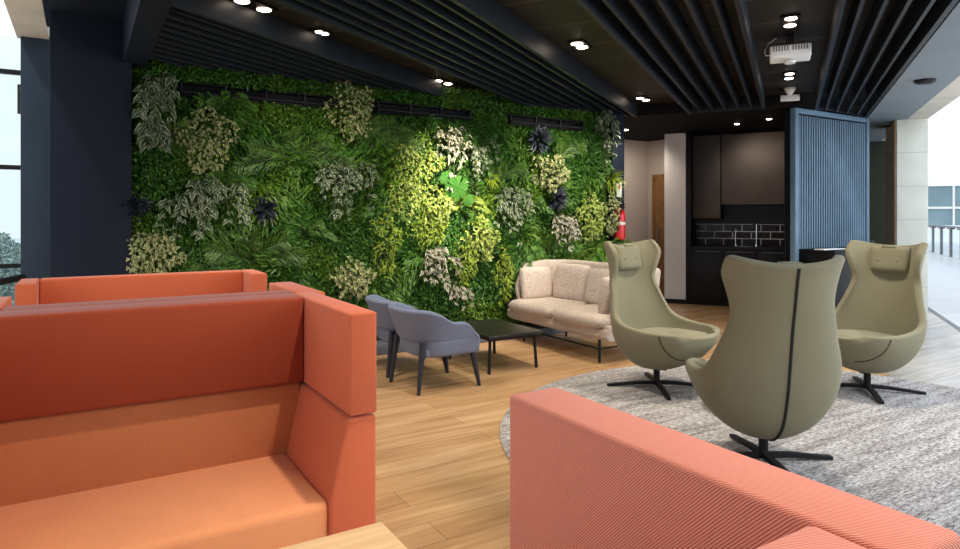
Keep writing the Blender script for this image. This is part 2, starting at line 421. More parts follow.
# local frame so the tile pattern follows the wall
o.data.transform(Matrix.Rotation(-KA, 4, 'Z')); o.rotation_euler = (0, 0, KA)
tag(o, 'black glazed brick tile splashback with pale grout behind the kitchen taps', 'splashback')
def kthing(name, label, cat, a, l, z=0): return thing(name, label, cat, K(a, l, z))
t = kthing('tall_cabinet', 'tall dark brown panel unit at the left end of the kitchenette', 'cabinet', 10.9, 1.36)
obj('carcass', kbox(BM(), 10.74, 11.3, 1.42, 1.485, 0, 2.7, .003), M['kblack'], t)
t = kthing('wall_cupboard', 'dim brown wall cupboard on the left above the tiled splashback', 'cupboard', 11, 1.2, 1.5)
obj('carcass', kbox(BM(), 10.97, 11.3, .99, 1.42, 1.36, 2.7, .003), M['kblack'], t)
obj('door', kbox(BM(), 10.95, 10.972, 1.0, 1.415, 1.365, 2.69, .003), M['kbrown'], t)
t = kthing('wall_cupboard', 'brown wall cupboard washed by two spotlights above the sink', 'cupboard', 11, .45, 1.5)
obj('carcass', kbox(BM(), 10.97, 11.3, -.03, .985, 1.60, 2.7, .003), M['kblack'], t)
obj('painted_shade', kbox(BM(), 11.27, 11.3, -.03, .985, 1.28, 1.60), M['kblack'], t, smooth=False)  # black sheet put in for the shade under the cupboard
obj('door', kbox(BM(), 10.95, 10.972, -.03, .98, 1.605, 2.69, .003), M['kbrown'], t)
obj('light_rail', kbox(BM(), 10.945, 10.975, -.03, .985, 1.585, 1.603), M['kbrown'], t)
t = kthing('base_cabinet', 'black kitchen base cabinets below the worktop with the taps', 'cabinet', 10.9, .6)
obj('carcass', kbox(BM(), 10.70, 11.3, -.03, 1.415, .08, .88), M['kblack'], t, smooth=False)
obj('plinth', kbox(BM(), 10.76, 11.3, -.03, 1.415, 0, .08), M['kblack'], t, smooth=False)
for l0, l1 in ((-.03, .44), (.445, .93), (.935, 1.40)):
    dd = obj('door', kbox(BM(), 10.68, 10.70, l0+.004, l1-.004, .09, .855, .003), M['kblack'], t)
    obj('handle', kbox(BM(), 10.672, 10.68, l0+.05, l1-.05, .845, .853), M['grey'], dd, smooth=False)
t = obj('worktop', kbox(BM(), 10.66, 11.3, -.03, 1.415, .882, .925, .004), M['kblack'])
tag(t, 'black kitchen worktop running under the two taps', 'worktop')
def tap(label, a, l, h, r):
    t = kthing('kitchen_tap', label, 'tap', a, l, .925)
    p = K(a, l, .925); tip = K(a-.16, l+.05, .925+h-.06)
    obj('base', lathe(BM(), [(r*1.6, 0), (r*1.6, .03), (r, .035)], p, 16), M['chrome'], t)
    obj('spout', tube(BM(), [p, p+Vector((0, 0, h*.6)), p+Vector((0, 0, h)), (p+Vector((0, 0, h))).lerp(tip, .6)+Vector((0, 0, .03)), tip], r*.8, 12), M['chrome'], t)
    obj('lever', tube(BM(), [p+Vector((0, 0, h*.55)), K(a-.02, l+.09, .925+h*.62)], r*.4, 8), M['chrome'], t)
tap('slim chrome tap on the left of the kitchen sink', 11.1, .78, .27, .012)
tap('tall thick chrome tap on the right of the kitchen sink', 11.1, .475, .36, .017)
bmx = BM(); kbox(bmx, 10.80, 11.15, .40, .78, .927, .932, .002)
tag(obj('sink', bmx, M['chrome']), 'steel sink set in the black kitchen worktop', 'sink')

# slatted screen on the main grid
t = thing('slatted_screen', 'steel blue vertical slat screen beside the kitchenette', 'screen', (8.15, 4.7, 0))
X0, X1 = on_y(794, 150, 4.68).x, on_y(868, 150, 4.68).x
obj('back_panel', box(BM(), X0+.02, X1-.01, 4.80, 4.82, 0, 2.70), M['kblack'], t, smooth=False)
obj('left_post', box(BM(), X0, X0+.07, 4.66, 4.73, 0, 2.70, .004), M['slat'], t)
obj('right_post', box(BM(), X1-.06, X1, 4.66, 4.73, 0, 2.70, .004), M['slat'], t)
obj('top_rail', box(BM(), X0+.07, X1-.06, 4.665, 4.73, 2.64, 2.70, .004), M['slat'], t)
ns = 29
for i in range(ns):
    x = X0 + .115 + (X1 - X0 - .21)*i/(ns-1)
    obj('slat', box(BM(), x-.012, x+.012, 4.675, 4.73, 1.0, 2.62, .003, 1), M['slat'], t)
t = thing('low_cabinet', 'low black cabinet standing in front of the slatted screen', 'cabinet', (7.7, 4.62, 0))
obj('carcass', box(BM(), X0+.18, 8.32, 4.30, 4.635, .05, .97), M['kblack'], t, smooth=False)
obj('top', box(BM(), X0+.17, 8.34, 4.28, 4.635, .97, 1.0, .003), M['kblack'], t)
obj('plinth', box(BM(), X0+.2, 8.30, 4.34, 4.60, 0, .05), M['kblack'], t, smooth=False)
for x0, x1 in ((X0+.185, 7.85), (7.855, 8.315)):
    obj('door', box(BM(), x0, x1, 4.282, 4.30, .06, .96, .003), M['kblack'], t)
tr = BM(); p = on_y(830, 247.2, 4.42); box(tr, p.x-.22, p.x+.22, 4.36, 4.48, 1.0, 1.012, .002)
tag(obj('tray', tr, M['white']), 'small pale tray lying on the low black cabinet', 'tray')

# passage right of the screen
struct('wall_passage', kbox(BM(), 13.2, 13.35, -1.9, .5, 0, 2.74), M['olive'], smooth=False)
struct('trim_2', kbox(BM(), 10.37, 11.3, -1.299, -1.28, 0, 2.70), M['gold'], smooth=False)
struct('column_stone', kbox(BM(), 10.35, 11.3, -1.655, -1.30, 0, 2.70, .006), M['conc'])
# brown armchair at the passage end
t = kthing('armchair', 'brown low armchair half hidden at the end of the dark passage', 'armchair', 12.3, -.95)
obj('seat', kbox(BM(), 11.95, 12.6, -1.25, -.65, .12, .48, .05), M['brownsofa'], t)
obj('backrest', kbox(BM(), 12.5, 12.72, -1.28, -.62, .15, 1.0, .06), M['brownsofa'], t)
for l0 in (-1.36, -.62):
    obj('armrest', kbox(BM(), 11.95, 12.7, l0, l0+.12, .12, .66, .04), M['brownsofa'], t)
for a in (12.0, 12.62):
    for l in (-1.25, -.66): obj('leg', tube(BM(), [K(a, l, 0), K(a, l, .14)], .018, 8), M['blackmetal'], t)

# ------------------------------------------------------------------ ceiling rafts of baffles
def raft(name_label, l0, l1, n, endfn, z0=2.70):
    a_start = lambda l: (.46 + l*KS) / KC
    t = thing('ceiling_raft', name_label, 'ceiling baffles', K(a_start(l0)+.1, (l0+l1)/2, 2.86))
    ls = [l0 + (l1-l0)*i/(n-1) for i in range(n)]
    for i, l in enumerate(ls):
        edge = i in (0, n-1); w = .017 if edge else .012
        ll = min(max(l, l0+w), l1-w)
        a0, a1 = a_start(ll), endfn(ll)
        if a1 - a0 < .15: continue
        b = BM(); kbox(b, a0, a1, ll-w, ll+w, z0 - (.012 if edge else 0), 2.858)
        obj('side_rail' if edge else 'blade', b, M['blade'], t, smooth=False)
    # closing rail at the far end and black void panel above
    ea, eb = endfn(l0+.02), endfn(l1-.02)
    pts = KPOLY([(ea-.03, l0+.034), (ea, l0+.034), (eb, l1-.034), (eb-.03, l1-.034)])
    if eb - a_start(l1) > .15: obj('end_rail', prism(BM(), pts, z0, 2.857), M['blade'], t, smooth=False)
    return t
endW = lambda l: (6.22 - l*KC) / KS
raft('run of black ceiling baffles over the left part of the planted wall', 3.40, 5.05, 13, endW)
raft('run of black ceiling baffles crossing above the middle of the planted wall', 1.80, 2.80, 9, lambda l: min(endW(l), 8.55))
raft('run of ceiling baffles ending above the kitchenette, left of the projector', .27, 1.16, 7, lambda l: 8.58)
raft('run of ceiling baffles over the slatted screen, right of the projector', -.91, -.27, 6, lambda l: (4.60 - l*KC) / KS)

ZC = 2.86
def downlight(pxs, label, z=ZC, r=.045, boxy=True):
    ps = [at(px, py, z) for px, py in pxs]; c = sum(ps, Vector())/len(ps)
    t = thing('downlight', label, 'downlight', c)
    b = BM()
    k = Matrix.Translation(c) @ KM
    half = max((ps[0]-ps[-1]).length/2 + r + .02, r + .02) if boxy else r + .02
    if boxy: box(b, -half, half, -r-.025, r+.025, -.014, .0, .003, 1, mtx=k)
    else: lathe(b, [(r+.018, 0), (r+.018, -.008), (r+.002, -.012)], c, 24)
    obj('housing', b, M['lampring'], t)
    for p in ps:
        b = BM(); lathe(b, [(r*.98, -.012), (r, -.018), (r*.8, -.022)], p, 24)
        obj('lamp', b, M['lamp'], t)
    return c
def pair(px, py, d=4): return [(px - d*.55, py - d), (px + d*.55, py + d)]
DL = []
DL.append(downlight([(242, -1), (264, 7.5)], 'twin downlight at the top left, above the booths', r=.05))
DL.append(downlight([(319, 30), (325, 32)], 'faint downlight right of the top-left twin lamps', r=.03))
DL.append(downlight([(438, 79.5), (448, 82.5)], 'twin downlight close to the middle of the planted wall', r=.045))
DL.append(downlight([(577, 42), (582, 45.5)], 'twin downlight in the middle panel strip above the sofa', r=.05))
DL.append(downlight([(640, 97), (646, 99)], 'twin downlight far along the middle strip, near the corridor', r=.045))
DL.append(downlight([(791, 16.5), (790, 23.5)], 'twin downlight nearest the viewer, in front of the projector', r=.042))
DL.append(downlight([(789.5, 72.5), (789, 77)], 'twin downlight behind the projector', r=.042))
DL.append(downlight([(737, 123)], 'left one of the two spotlights over the kitchenette', 2.715, .035, False))
DL.append(downlight([(769, 118)], 'right one of the two spotlights over the kitchenette', 2.715, .035, False))
DL.append(downlight([(625, 129)], 'small dim downlight in the corridor ceiling', 2.715, .05, False))
def disc(label, px, py, z, r, m, name, cat):
    c = at(px, py, z); t = thing(name, label, cat, c)
    obj('body', lathe(BM(), [(r, 0), (r, -.02), (r*.8, -.03)], c, 28), m, t)
    obj('grille', lathe(BM(), [(r*.7, -.03), (r*.7, -.034), (r*.3, -.036)], c, 28), M['lampring'], t)
disc('round black speaker on the navy soffit at the right', 925, 80, 2.70, .09, M['blackmetal'], 'ceiling_speaker', 'speaker')
disc('round dark fitting on the navy soffit near the stone column', 885, 124, 2.70, .12, M['grey'], 'recessed_fitting', 'ceiling fitting')

# projector
c = at(790, 53, 2.72); t = thing('projector', 'white projector hanging from the ceiling between the baffle runs', 'projector', c)
k = Matrix.Translation(c) @ Matrix.Rotation(YAW - PI/2 + math.radians(-24), 4, 'Z')
obj('body', box(BM(), -.15, .15, -.11, .11, -.055, .045, .012, mtx=k), M['white'], t)
for xs in (-.07, .07):
    g = BM(); box(g, xs-.065, xs+.065, -.1125, -.108, -.002, .038, mtx=k)
    vg = obj('vent_grille', g, M['grey'], t, smooth=False)
    for q in range(7):
        g = BM(); x = xs - .06 + .02*q; box(g, x-.004, x+.004, -.115, -.1125, -.002, .038, mtx=k)
        obj('louvre', g, M['white'], vg, smooth=False)
b = BM(); lathe(b, [(.04, 0), (.04, .02), (.02, .03)], (0, 0, -.085), 20); bmesh.ops.transform(b, matrix=k, verts=b.verts)
obj('lens_cover', b, M['white'], t)
b = BM(); box(b, -.1, .1, -.08, .08, .045, .06, .004, mtx=k); box(b, -.03, .03, -.03, .03, .06, .14, mtx=k)
obj('ceiling_mount', b, M['blackmetal'], t)
obj('cable', tube(BM(), [k @ Vector(p) for p in ((-.15, .02, 0), (-.18, .02, .0), (-.19, .02, .04), (-.16, .03, .1), (-.1, .03, .138))], .005, 8), M['white'], t)
c = at(790, 88, 2.86); t = thing('motion_sensor', 'small white cone-shaped sensor behind the projector', 'sensor', c)
obj('base', lathe(BM(), [(.06, 0), (.06, -.02), (.05, -.03)], c, 24), M['white'], t)
obj('dome', lathe(BM(), [(.05, -.03), (.035, -.06), (.01, -.08)], c, 24), M['white'], t)
c = at(790, 98, 2.76); t = thing('ceiling_box', 'flat white box on the ceiling in front of the slatted screen', 'ceiling box', c)
k = Matrix.Translation(c) @ Matrix.Rotation(YAW - PI/2 + math.radians(-24), 4, 'Z')
obj('body', box(BM(), -.1, .1, -.05, .05, -.03, .03, .006, mtx=k), M['white'], t)
obj('mount', box(BM(), -.04, .04, -.03, .03, .03, .10, mtx=k), M['blackmetal'], t, smooth=False)

# ------------------------------------------------------------------ booths
def side_poly(inner_top, inner_bot, outer):    # lower wing section in (x, z): inner face leans outward
    return [(inner_bot, .06), (inner_bot, .47), (inner_top, .725), (outer, .725), (outer, .06)]
def booth(label, x0, x1, yb, face, H=1.07, wing=.60, wt=.115, bt=.10, mats=None, lower=True, group=None, lip=.075):
    """x0/x1 outer sides; yb inner face of the back; face = -1 opens to -y, +1 to +y"""
    mb, ms, mw = mats or (M['orange_back'], M['orange_seat'], M['daylit_orange'])
    t = thing('booth_sofa', label, 'booth sofa', ((x0+x1)/2, yb, 0), group)
    s = -face                       # direction of the back from the inner face
    ys = sorted((yb, yb + s*bt)); yw = sorted((yb + s*bt, yb - s*wing)); yq = sorted((yb, yb - s*.57))
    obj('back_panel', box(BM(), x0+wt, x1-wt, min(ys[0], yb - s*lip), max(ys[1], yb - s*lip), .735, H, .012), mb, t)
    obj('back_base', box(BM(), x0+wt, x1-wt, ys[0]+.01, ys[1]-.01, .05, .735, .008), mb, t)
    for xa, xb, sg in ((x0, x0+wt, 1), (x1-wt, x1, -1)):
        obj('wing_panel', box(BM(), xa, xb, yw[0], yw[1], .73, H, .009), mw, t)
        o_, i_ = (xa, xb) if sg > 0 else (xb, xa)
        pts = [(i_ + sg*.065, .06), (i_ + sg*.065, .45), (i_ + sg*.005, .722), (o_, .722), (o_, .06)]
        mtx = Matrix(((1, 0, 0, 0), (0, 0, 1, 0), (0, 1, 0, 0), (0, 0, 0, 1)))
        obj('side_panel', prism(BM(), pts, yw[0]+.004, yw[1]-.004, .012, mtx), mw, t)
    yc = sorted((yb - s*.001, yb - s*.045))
    obj('back_cushion', box(BM(), x0+wt+.004, x1-wt-.004, yc[0], yc[1], .42, .732, .016), M['orange_shade'], t)
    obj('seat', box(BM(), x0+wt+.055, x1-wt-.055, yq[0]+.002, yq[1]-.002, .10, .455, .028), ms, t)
    obj('plinth', box(BM(), x0+.05, x1-.05, min(yw[0], yw[1])+.05, max(yw)-.05, 0, .06), M['blackmetal'], t, smooth=False)
    return t
booth('orange booth sofa in the left foreground, facing the viewer', -.50, .858, 2.66, -1, wing=.59, wt=.097, H=1.075)
booth('orange booth sofa back to back with the foreground one, seen only from behind', -.36, .905, 2.865, 1, wing=.43)
booth('orange booth sofa farthest back, in front of the navy column', -.275, .915, 4.08, -1, wing=.24, lip=0, wt=.085, mats=(M['daylit_orange'], M['orange_seat'], M['daylit_orange']))
booth('orange ribbed booth sofa at the bottom right, nearest the viewer', -.42, .786, .415, 1, wing=.585, lip=0, wt=.112, mats=(M['daylit_orange_rib'], M['orange_seat'], M['daylit_orange_rib']))

# booth table
t = thing('booth_table', 'pale ash table corner at the bottom edge, between the two booths', 'table', (.1, 1.1, 0))
obj('tabletop', box(BM(), -.35, .595, .74, 1.41, .66, .69, .004), M['ash'], t)
b = BM(); lathe(b, [(.035, .03), (.035, .65)], (.12, 1.1, 0), 20)
obj('column', b, M['blackmetal'], t)
obj('base', lathe(BM(), [(.22, 0), (.22, .012), (.04, .03)], (.12, 1.1, 0), 32), M['blackmetal'], t)

# ------------------------------------------------------------------ rug
bmr = BM(); lathe(bmr, [(2.02, 0.001), (2.03, .006), (2.015, .012)], (4.0, 2.4, 0), 128)
tag(obj('round_rug', bmr, M['rug']), 'large round grey tweed rug under the sage wing chairs', 'rug')
RZ = .012

# ------------------------------------------------------------------ sage wing chairs (local +x is forward)
def cr(tab, t):
    n = len(tab)-1; f = min(max(t, 0), 1)*n; i = min(int(f), n-1); u = f-i
    p0, p1, p2, p3 = tab[max(i-1, 0)], tab[i], tab[i+1], tab[min(i+2, n)]
    return [.5*((2*b) + (-a+c)*u + (2*a-5*b+4*c-d)*u*u + (-a+3*b-3*c+d)*u**3) for a, b, c, d in zip(p0, p1, p2, p3)]
# cx, cz, half width, edge forward, edge up
SH = [(.475, .470, .200, -.085, .030),
      (.435, .365, .285, -.050, .140),
      (.305, .245, .350, -.005, .260),
      (.110, .160, .378, .030, .350),
      (-.090, .150, .384, .065, .385),
      (-.225, .245, .372, .105, .340),
      (-.292, .420, .345, .130, .240),
      (-.325, .610, .308, .130, .150),
      (-.352, .790, .280, .125, .080),
      (-.380, .930, .284, .185, .040),
      (-.405, 1.060, .312, .225, .030),
      (-.425, 1.135, .310, .165, .050)]
def shell_pt(u, v):
    cx, cz, hw, ef, ez = cr(SH, u)
    ph = v*PI/2
    sy = math.sin(ph); off = (1-math.cos(ph))
    return Vector((cx + ef*off, hw*sy, cz + ez*off))
def wing_chair(loc, facing, label, base_rot):
    t = thing('wing_chair', label, 'armchair', (0, 0, 0), 'sage wing chairs on the round rug')
    nu, nv = 44, 30
    P = [[shell_pt(i/nu, -1+2*j/nv) for j in range(nv+1)] for i in range(nu+1)]
    sh = grid_mesh('shell', P, M['sage'], t, thick=.052, sub=2, offset=-1)
    # seat pad
    b = BM(); n = 20; ring_prev = None
    prof = [(1.0, -.05), (1.01, .0), (.97, .028), (.88, .042), (.70, .050), (.45, .054), (.2, .055), (.0, .055)]
    rings = []
    for r, z in prof[:-1]:
        ring = []
        for k in range(40):
            a = 2*PI*k/40; ca, sa = math.cos(a), math.sin(a)
            ex = math.copysign(abs(ca)**.8, ca); ey = math.copysign(abs(sa)**.8, sa)
            wy = .305 - .06*max(ex, 0)**2
            ring.append(b.verts.new((.125 + ex*.30*r, ey*wy*r, .400 + z + .055*max(ex, 0)**2 - .01*ex)))
        rings.append(ring)
    for a_, b_ in zip(rings, rings[1:]):
        for k in range(40): b.faces.new((a_[k], a_[(k+1) % 40], b_[(k+1) % 40], b_[k]))
    b.faces.new(rings[-1]); b.faces.new(rings[0][::-1])
    obj('seat', b, M['sage'], t, angle=80)
    # headrest pouch
    hm = Matrix.Translation((-.312, 0, 1.035)) @ Matrix.Rotation(math.radians(90-10), 4, 'Y')
    hr = obj('headrest', pillow(BM(), .215, .31, .10, hm, pw=6, bulge=.4), M['sage'], t, angle=80)
    for sy in (-1, 1):
        b = BM(); lathe(b, [(.013, -.004), (.013, .003), (.006, .008)], (0, 0, 0), 16)
        bmesh.ops.transform(b, matrix=Matrix.Translation((-.262, sy*.075, 1.03)) @ Matrix.Rotation(PI/2 - .17, 4, 'Y'), verts=b.verts)
        obj('button', b, M['sage'], hr)
    b = BM(); box(b, -.355, -.28, -.055, .055, 1.125, 1.15, .01)
    obj('strap', b, M['sage'], hr)
    # back seam piping and side slits
    nrm = lambda u: (lambda d: Vector((-d.z, 0, d.x)).normalized())(shell_pt(min(u+.02, 1), 0) - shell_pt(max(u-.02, 0), 0))
    pts = []
    for i in range(33):
        u = .28 + .70*i/32; p = shell_pt(u, 0); pts.append(p + nrm(u)*.000)
    obj('back_seam', tube(BM(), pts, .0085, 8), M['seam'], t)
    for sy in (-1, 1):
        pts = [shell_pt(.16 + .03*i/8, sy*(.22 + .74*i/8)) for i in range(9)]
        obj('side_seam', tube(BM(), pts, .004, 6), M['seam'], t)
    # swivel column and four-star base
    b = BM(); lathe(b, [(.026, .02), (.026, .15), (.06, .16), (.06, .175)], (0, 0, 0), 20)
    obj('column', b, M['blackmetal'], t)
    for k in range(4):
        a = base_rot + k*PI/2; mtx = Matrix.Rotation(a, 4, 'Z')
        b = BM()
        prof = [(.0, .022, .052), (.15, .020, .046), (.40, .003, .020)]
        for (xa, za, zb), (xc, zc, zd) in zip(prof, prof[1:]):
            vs = [b.verts.new(mtx @ Vector(p)) for p in ((xa, -.019, za), (xa, .019, za), (xa, .019, zb), (xa, -.019, zb), (xc, -.017, zc), (xc, .017, zc), (xc, .017, zd), (xc, -.017, zd))]
            for f in ((0, 1, 5, 4), (1, 2, 6, 5), (2, 3, 7, 6), (3, 0, 4, 7), (0, 3, 2, 1), (4, 5, 6, 7)): b.faces.new([vs[q] for q in f])
        bmesh.ops.remove_doubles(b, verts=b.verts, dist=1e-5)
        obj('base_arm', b, M['blackmetal'], t, smooth=False)
    t.location = loc; t.rotation_euler = (0, 0, facing)
    return t
wing_chair((3.99, 3.76, RZ), math.radians(276), 'sage green wing chair in profile, in front of the sofa', math.radians(50))
wing_chair((3.295, 2.302, RZ), math.radians(58), 'sage green wing chair seen from behind, with a dark seam down its back', math.radians(4))
wing_chair((5.33, 2.80, RZ), math.radians(176), 'sage green wing chair facing left with a buttoned headrest, near the stone column', math.radians(45))

# round side table between the wing chairs
t = thing('side_table', 'low round wooden side table between the three wing chairs', 'table', (4.19, 2.92, RZ))
obj('tabletop', lathe(BM(), [(.33, .40), (.335, .41), (.33, .425)], (4.19, 2.92, RZ), 48), M['ash'], t)
for a in (200, 320, 80):
    a = math.radians(a); p0 = Vector((4.19 + .12*math.cos(a), 2.92 + .12*math.sin(a), RZ+.40)); p1 = Vector((4.19 + .33*math.cos(a), 2.92 + .33*math.sin(a), RZ))
    obj('leg', tube(BM(), [p0, p1], [.014, .011], 10), M['blackmetal'], t)

# ------------------------------------------------------------------ U shaped upholstery helper
def u_path(xf, xb, w, r, n_side=8, n_arc=8, n_back=8):
    pts = []
    for i in range(n_side): x = xf + (-xb + r - xf)*i/n_side; pts.append((x, -w, 0, -1))
    for i in range(n_arc): a = -PI/2 - PI/2*i/n_arc; pts.append((-xb + r + r*math.cos(a), -w + r + r*math.sin(a), math.cos(a), math.sin(a)))
    for i in range(n_back+1): y = -w + r + (2*w-2*r)*i/n_back; pts.append((-xb, y, -1, 0))
    for i in range(1, n_arc+1): a = PI - PI/2*i/n_arc; pts.append((-xb + r + r*math.cos(a), w - r + r*math.sin(a), math.cos(a), math.sin(a)))
    for i in range(1, n_side+1): x = -xb + r + (xf + xb - r)*i/n_side; pts.append((x, w, 0, 1))
    return pts
def sm(a, b, x): u = min(max((x-a)/(b-a), 0), 1); return u*u*(3-2*u)

# slate blue tub chairs (local +x forward)
def tub_chair():
    t = thing('tub_chair', 'slate blue tub chair nearest the viewer, beside the coffee table', 'armchair', (0, 0, 0), 'slate blue tub chairs')
    path = u_path(.28, .26, .275, .20, 12, 10, 8)
    rows = 8
    def top(x):
        z = .655 - .115*sm(-.20, .06, x)
        return z - .14*sm(.10, .29, x)**2
    P = []
    for (x, y, nx, ny) in path:
        row = []
        zt = top(x); zb = .395 - .03*sm(.1, .28, x)
        for k in range(rows+1):
            f = k/rows; z = zb + (zt-zb)*f
            fl = .075*f*sm(.15, -.25, x) + .02*f
            row.append((x + nx*fl, y + ny*fl, z))
        P.append(row)
    grid_mesh('backrest', P, M['blue_fabric'], t, thick=.05, sub=2, offset=-1 if False else 1)
    P = []
    for (x, y, nx, ny) in u_path(.295, .235, .268, .18, 12, 10, 8):
        P.append([(x + nx*.012*f, y + ny*.012*f, .275 + (.42-.275)*f) for f in (0, .33, .66, 1)])
    grid_mesh('skirt', P, M['blue_fabric'], t, thick=.03, sub=1, offset=1)
    b = BM(); box(b, -.20, .29, -.235, .235, .275, .345, .02); obj('seat_base', b, M['blue_fabric'], t)
    b = BM(); box(b, -.17, .315, -.238, .238, .34, .435, .035, 4); obj('seat_cushion', b, M['blue_fabric'], t)
    for x, y in ((.24, -.235), (.24, .235), (-.22, -.225), (-.22, .225)):
        b = BM(); tube(b, [(x, y, .40 if x < 0 else .28), (x*1.22, y*1.10, 0)], [.026, .015], 12); obj('leg', b, M['navywood'], t)
    return t
tc = tub_chair()
tc.location = (2.50, 4.83, 0); tc.rotation_euler = (0, 0, math.radians(2))
t2 = copy_tree(tc); t2.location = (2.54, 5.45, 0); t2.rotation_euler = (0, 0, math.radians(-3))
t2['label'] = 'slate blue tub chair farther back, next to the planted wall'

# coffee table
t = thing('coffee_table', 'low black rectangular coffee table between tub chairs and sofa', 'table', (3.38, 5.2, 0))
obj('tabletop', box(BM(), 3.03, 3.63, 4.80, 5.62, .318, .345, .006), M['tabletop'], t)
for x, y, dx, dy in ((3.09, 4.87, .02, .02), (3.57, 4.87, -.0, .02), (3.09, 5.56, 0, 0), (3.57, 5.56, 0, 0)):
    obj('leg', tube(BM(), [(x, y, .315), (x + (x-3.33)*.08, y + (y-5.2)*.04, 0)], .015, 10), M['blackmetal'], t)
fr = BM()
box(fr, 3.08, 3.58, 4.86, 4.88, .29, .318); box(fr, 3.08, 3.58, 5.55, 5.57, .29, .318); box(fr, 3.08, 3.10, 4.88, 5.55, .29, .318); box(fr, 3.56, 3.58, 4.88, 5.55, .29, .318)
obj('frame', fr, M['blackmetal'], t, smooth=False)

# ------------------------------------------------------------------ beige sofa, long side along y, facing -x
def sofa():
    t = thing('sofa', 'beige tweed high-back sofa against the planted wall', 'sofa', (0, 0, 0))
    # local +x forward, width along y
    W2, xf, xb = .80, .28, .40
    path = u_path(xf, xb, W2, .22, 12, 10, 16); P = []
    for (x, y, nx, ny) in path:
        zt = .885 - .10*sm(.12, xf, x)**2 - .02*sm(-.1, .1, x); zb = .36
        if x > xf - .12: zt -= .20*(max(0, (x - xf + .12))/.12)**2
        P.append([(x + nx*.05*f, y + ny*.05*f, zb + (zt-zb)*f) for f in [k/8 for k in range(9)]])
    grid_mesh('backrest', P, M['tweed'], t, thick=.085, sub=2, offset=1)
    path = u_path(.39, .41, W2 + .02, .24, 12, 10, 16)
    b = BM()
    lo = [b.verts.new((x, y, .235)) for x, y, _, _ in path]; hi = [b.verts.new((x, y, .37)) for x, y, _, _ in path]
    n = len(lo); b.faces.new(lo[::-1]); b.faces.new(hi)
    for i in range(n): b.faces.new((lo[i], lo[(i+1) % n], hi[(i+1) % n], hi[i]))
    bmesh.ops.bevel(b, geom=[e for e in b.edges if abs(e.verts[0].co.z - e.verts[1].co.z) < 1e-4], offset=.035, segments=4, affect='EDGES')
    obj('seat_base', b, M['tweed'], t, angle=60)
    for y0 in (-.385, .385):
        mt = Matrix.Translation((.085, y0, .40))
        obj('seat_cushion', pillow(BM(), .74, .765, .15, mt, pw=8, bulge=.4), M['tweed'], t, angle=80)
    # legs and rail
    for x in (.30, -.30):
        for y in (-.62, .62):
            obj('leg', tube(BM(), [(x, y, .24), (x, y, 0)], .014, 10), M['blackmetal'], t)
    r = BM()
    for x in (.30, -.30): tube(r, [(x, -.62, .13), (x, .62, .13)], .009, 8)
    for y in (-.62, .62): tube(r, [(-.30, y, .13), (.30, y, .13)], .009, 8)
    obj('rail', r, M['blackmetal'], t)
    return t
so = sofa(); so.location = (4.52, 5.32, 0); so.rotation_euler = (0, 0, PI)
SOFA_M = Matrix.Translation((4.52, 5.32, 0)) @ Matrix.Rotation(PI, 4, 'Z')
def cushion(label, loc, rz, tilt, s=(.40, .44, .15)):
    o = obj('cushion', pillow(BM(), s[0], s[1], s[2], None, pw=6, bulge=.42), M['tweed'], None, angle=80)
    o.matrix_world = SOFA_M @ Matrix.Translation(loc) @ Matrix.Rotation(rz, 4, 'Z') @ Matrix.Rotation(PI/2 - tilt, 4, 'Y')
    tag(o, label, 'cushion', 'cushions on the beige sofa')
cushion('beige tweed cushion leaning on the left arm of the sofa', (.11, -.655, .635), PI/2, .15, (.38, .42, .13))
cushion('largest beige tweed cushion, left one along the back of the sofa', (-.165, -.36, .655), .12, .22, (.42, .50, .15))
cushion('beige tweed cushion, right one along the back of the sofa', (-.165, .15, .645), 0, .22, (.40, .46, .15))
cushion('beige tweed cushion leaning on the right arm of the sofa', (.11, .655, .635), -PI/2, .15, (.38, .42, .13))

# ------------------------------------------------------------------ fire extinguisher and sign on the right column
EX = on_y(620.5, 222, 6.07).x
t = thing('fire_extinguisher', 'red fire extinguisher hung on the navy column at the end of the planted wall', 'fire extinguisher', (EX, 6.08, 1.10))
c = (EX, 6.08, 1.10)
obj('cylinder', lathe(BM(), [(.05, 0), (.065, .015), (.067, .05), (.067, .31), (.055, .36), (.028, .39), (.026, .41)], c, 28), M['red'], t)
obj('label_band', lathe(BM(), [(.0678, .19), (.0678, .225)], c, 28), M['plaster2'], t)
obj('valve', tube(BM(), [(EX, 6.08, 1.48), (EX, 6.08, 1.545)], .016), M['blackmetal'], t)
for zz in (1.51, 1.545): obj('handle', box(BM(), EX-.015, EX+.015, 6.0, 6.10, zz-.01, zz+.005, .003), M['blackmetal'], t)
obj('hose', tube(BM(), [(EX, 6.03, 1.50), (EX-.06, 6.0, 1.47), (EX-.08, 6.01, 1.38), (EX-.075, 6.03, 1.22)], .010, 8), M['blackmetal'], t)
obj('wall_bracket', box(BM(), EX-.02, EX+.02, 6.13, 6.162, 1.25, 1.35), M['blackmetal'], t, smooth=False)
q0 = on_y(616.8, 182, 6.15); q1 = on_y(621.8, 197, 6.15)
t = thing('wall_sign', 'small white sign above the fire extinguisher', 'sign', ((q0.x+q1.x)/2, 6.155, q1.z))
obj('plate', box(BM(), q0.x, q1.x, 6.150, 6.159, q1.z, q0.z, .002), M['white'], t)
obj('red_pictogram', box(BM(), q0.x+.025, q1.x-.025, 6.148, 6.1502, q1.z+.10, q1.z+.15), M['red'], t, smooth=False)

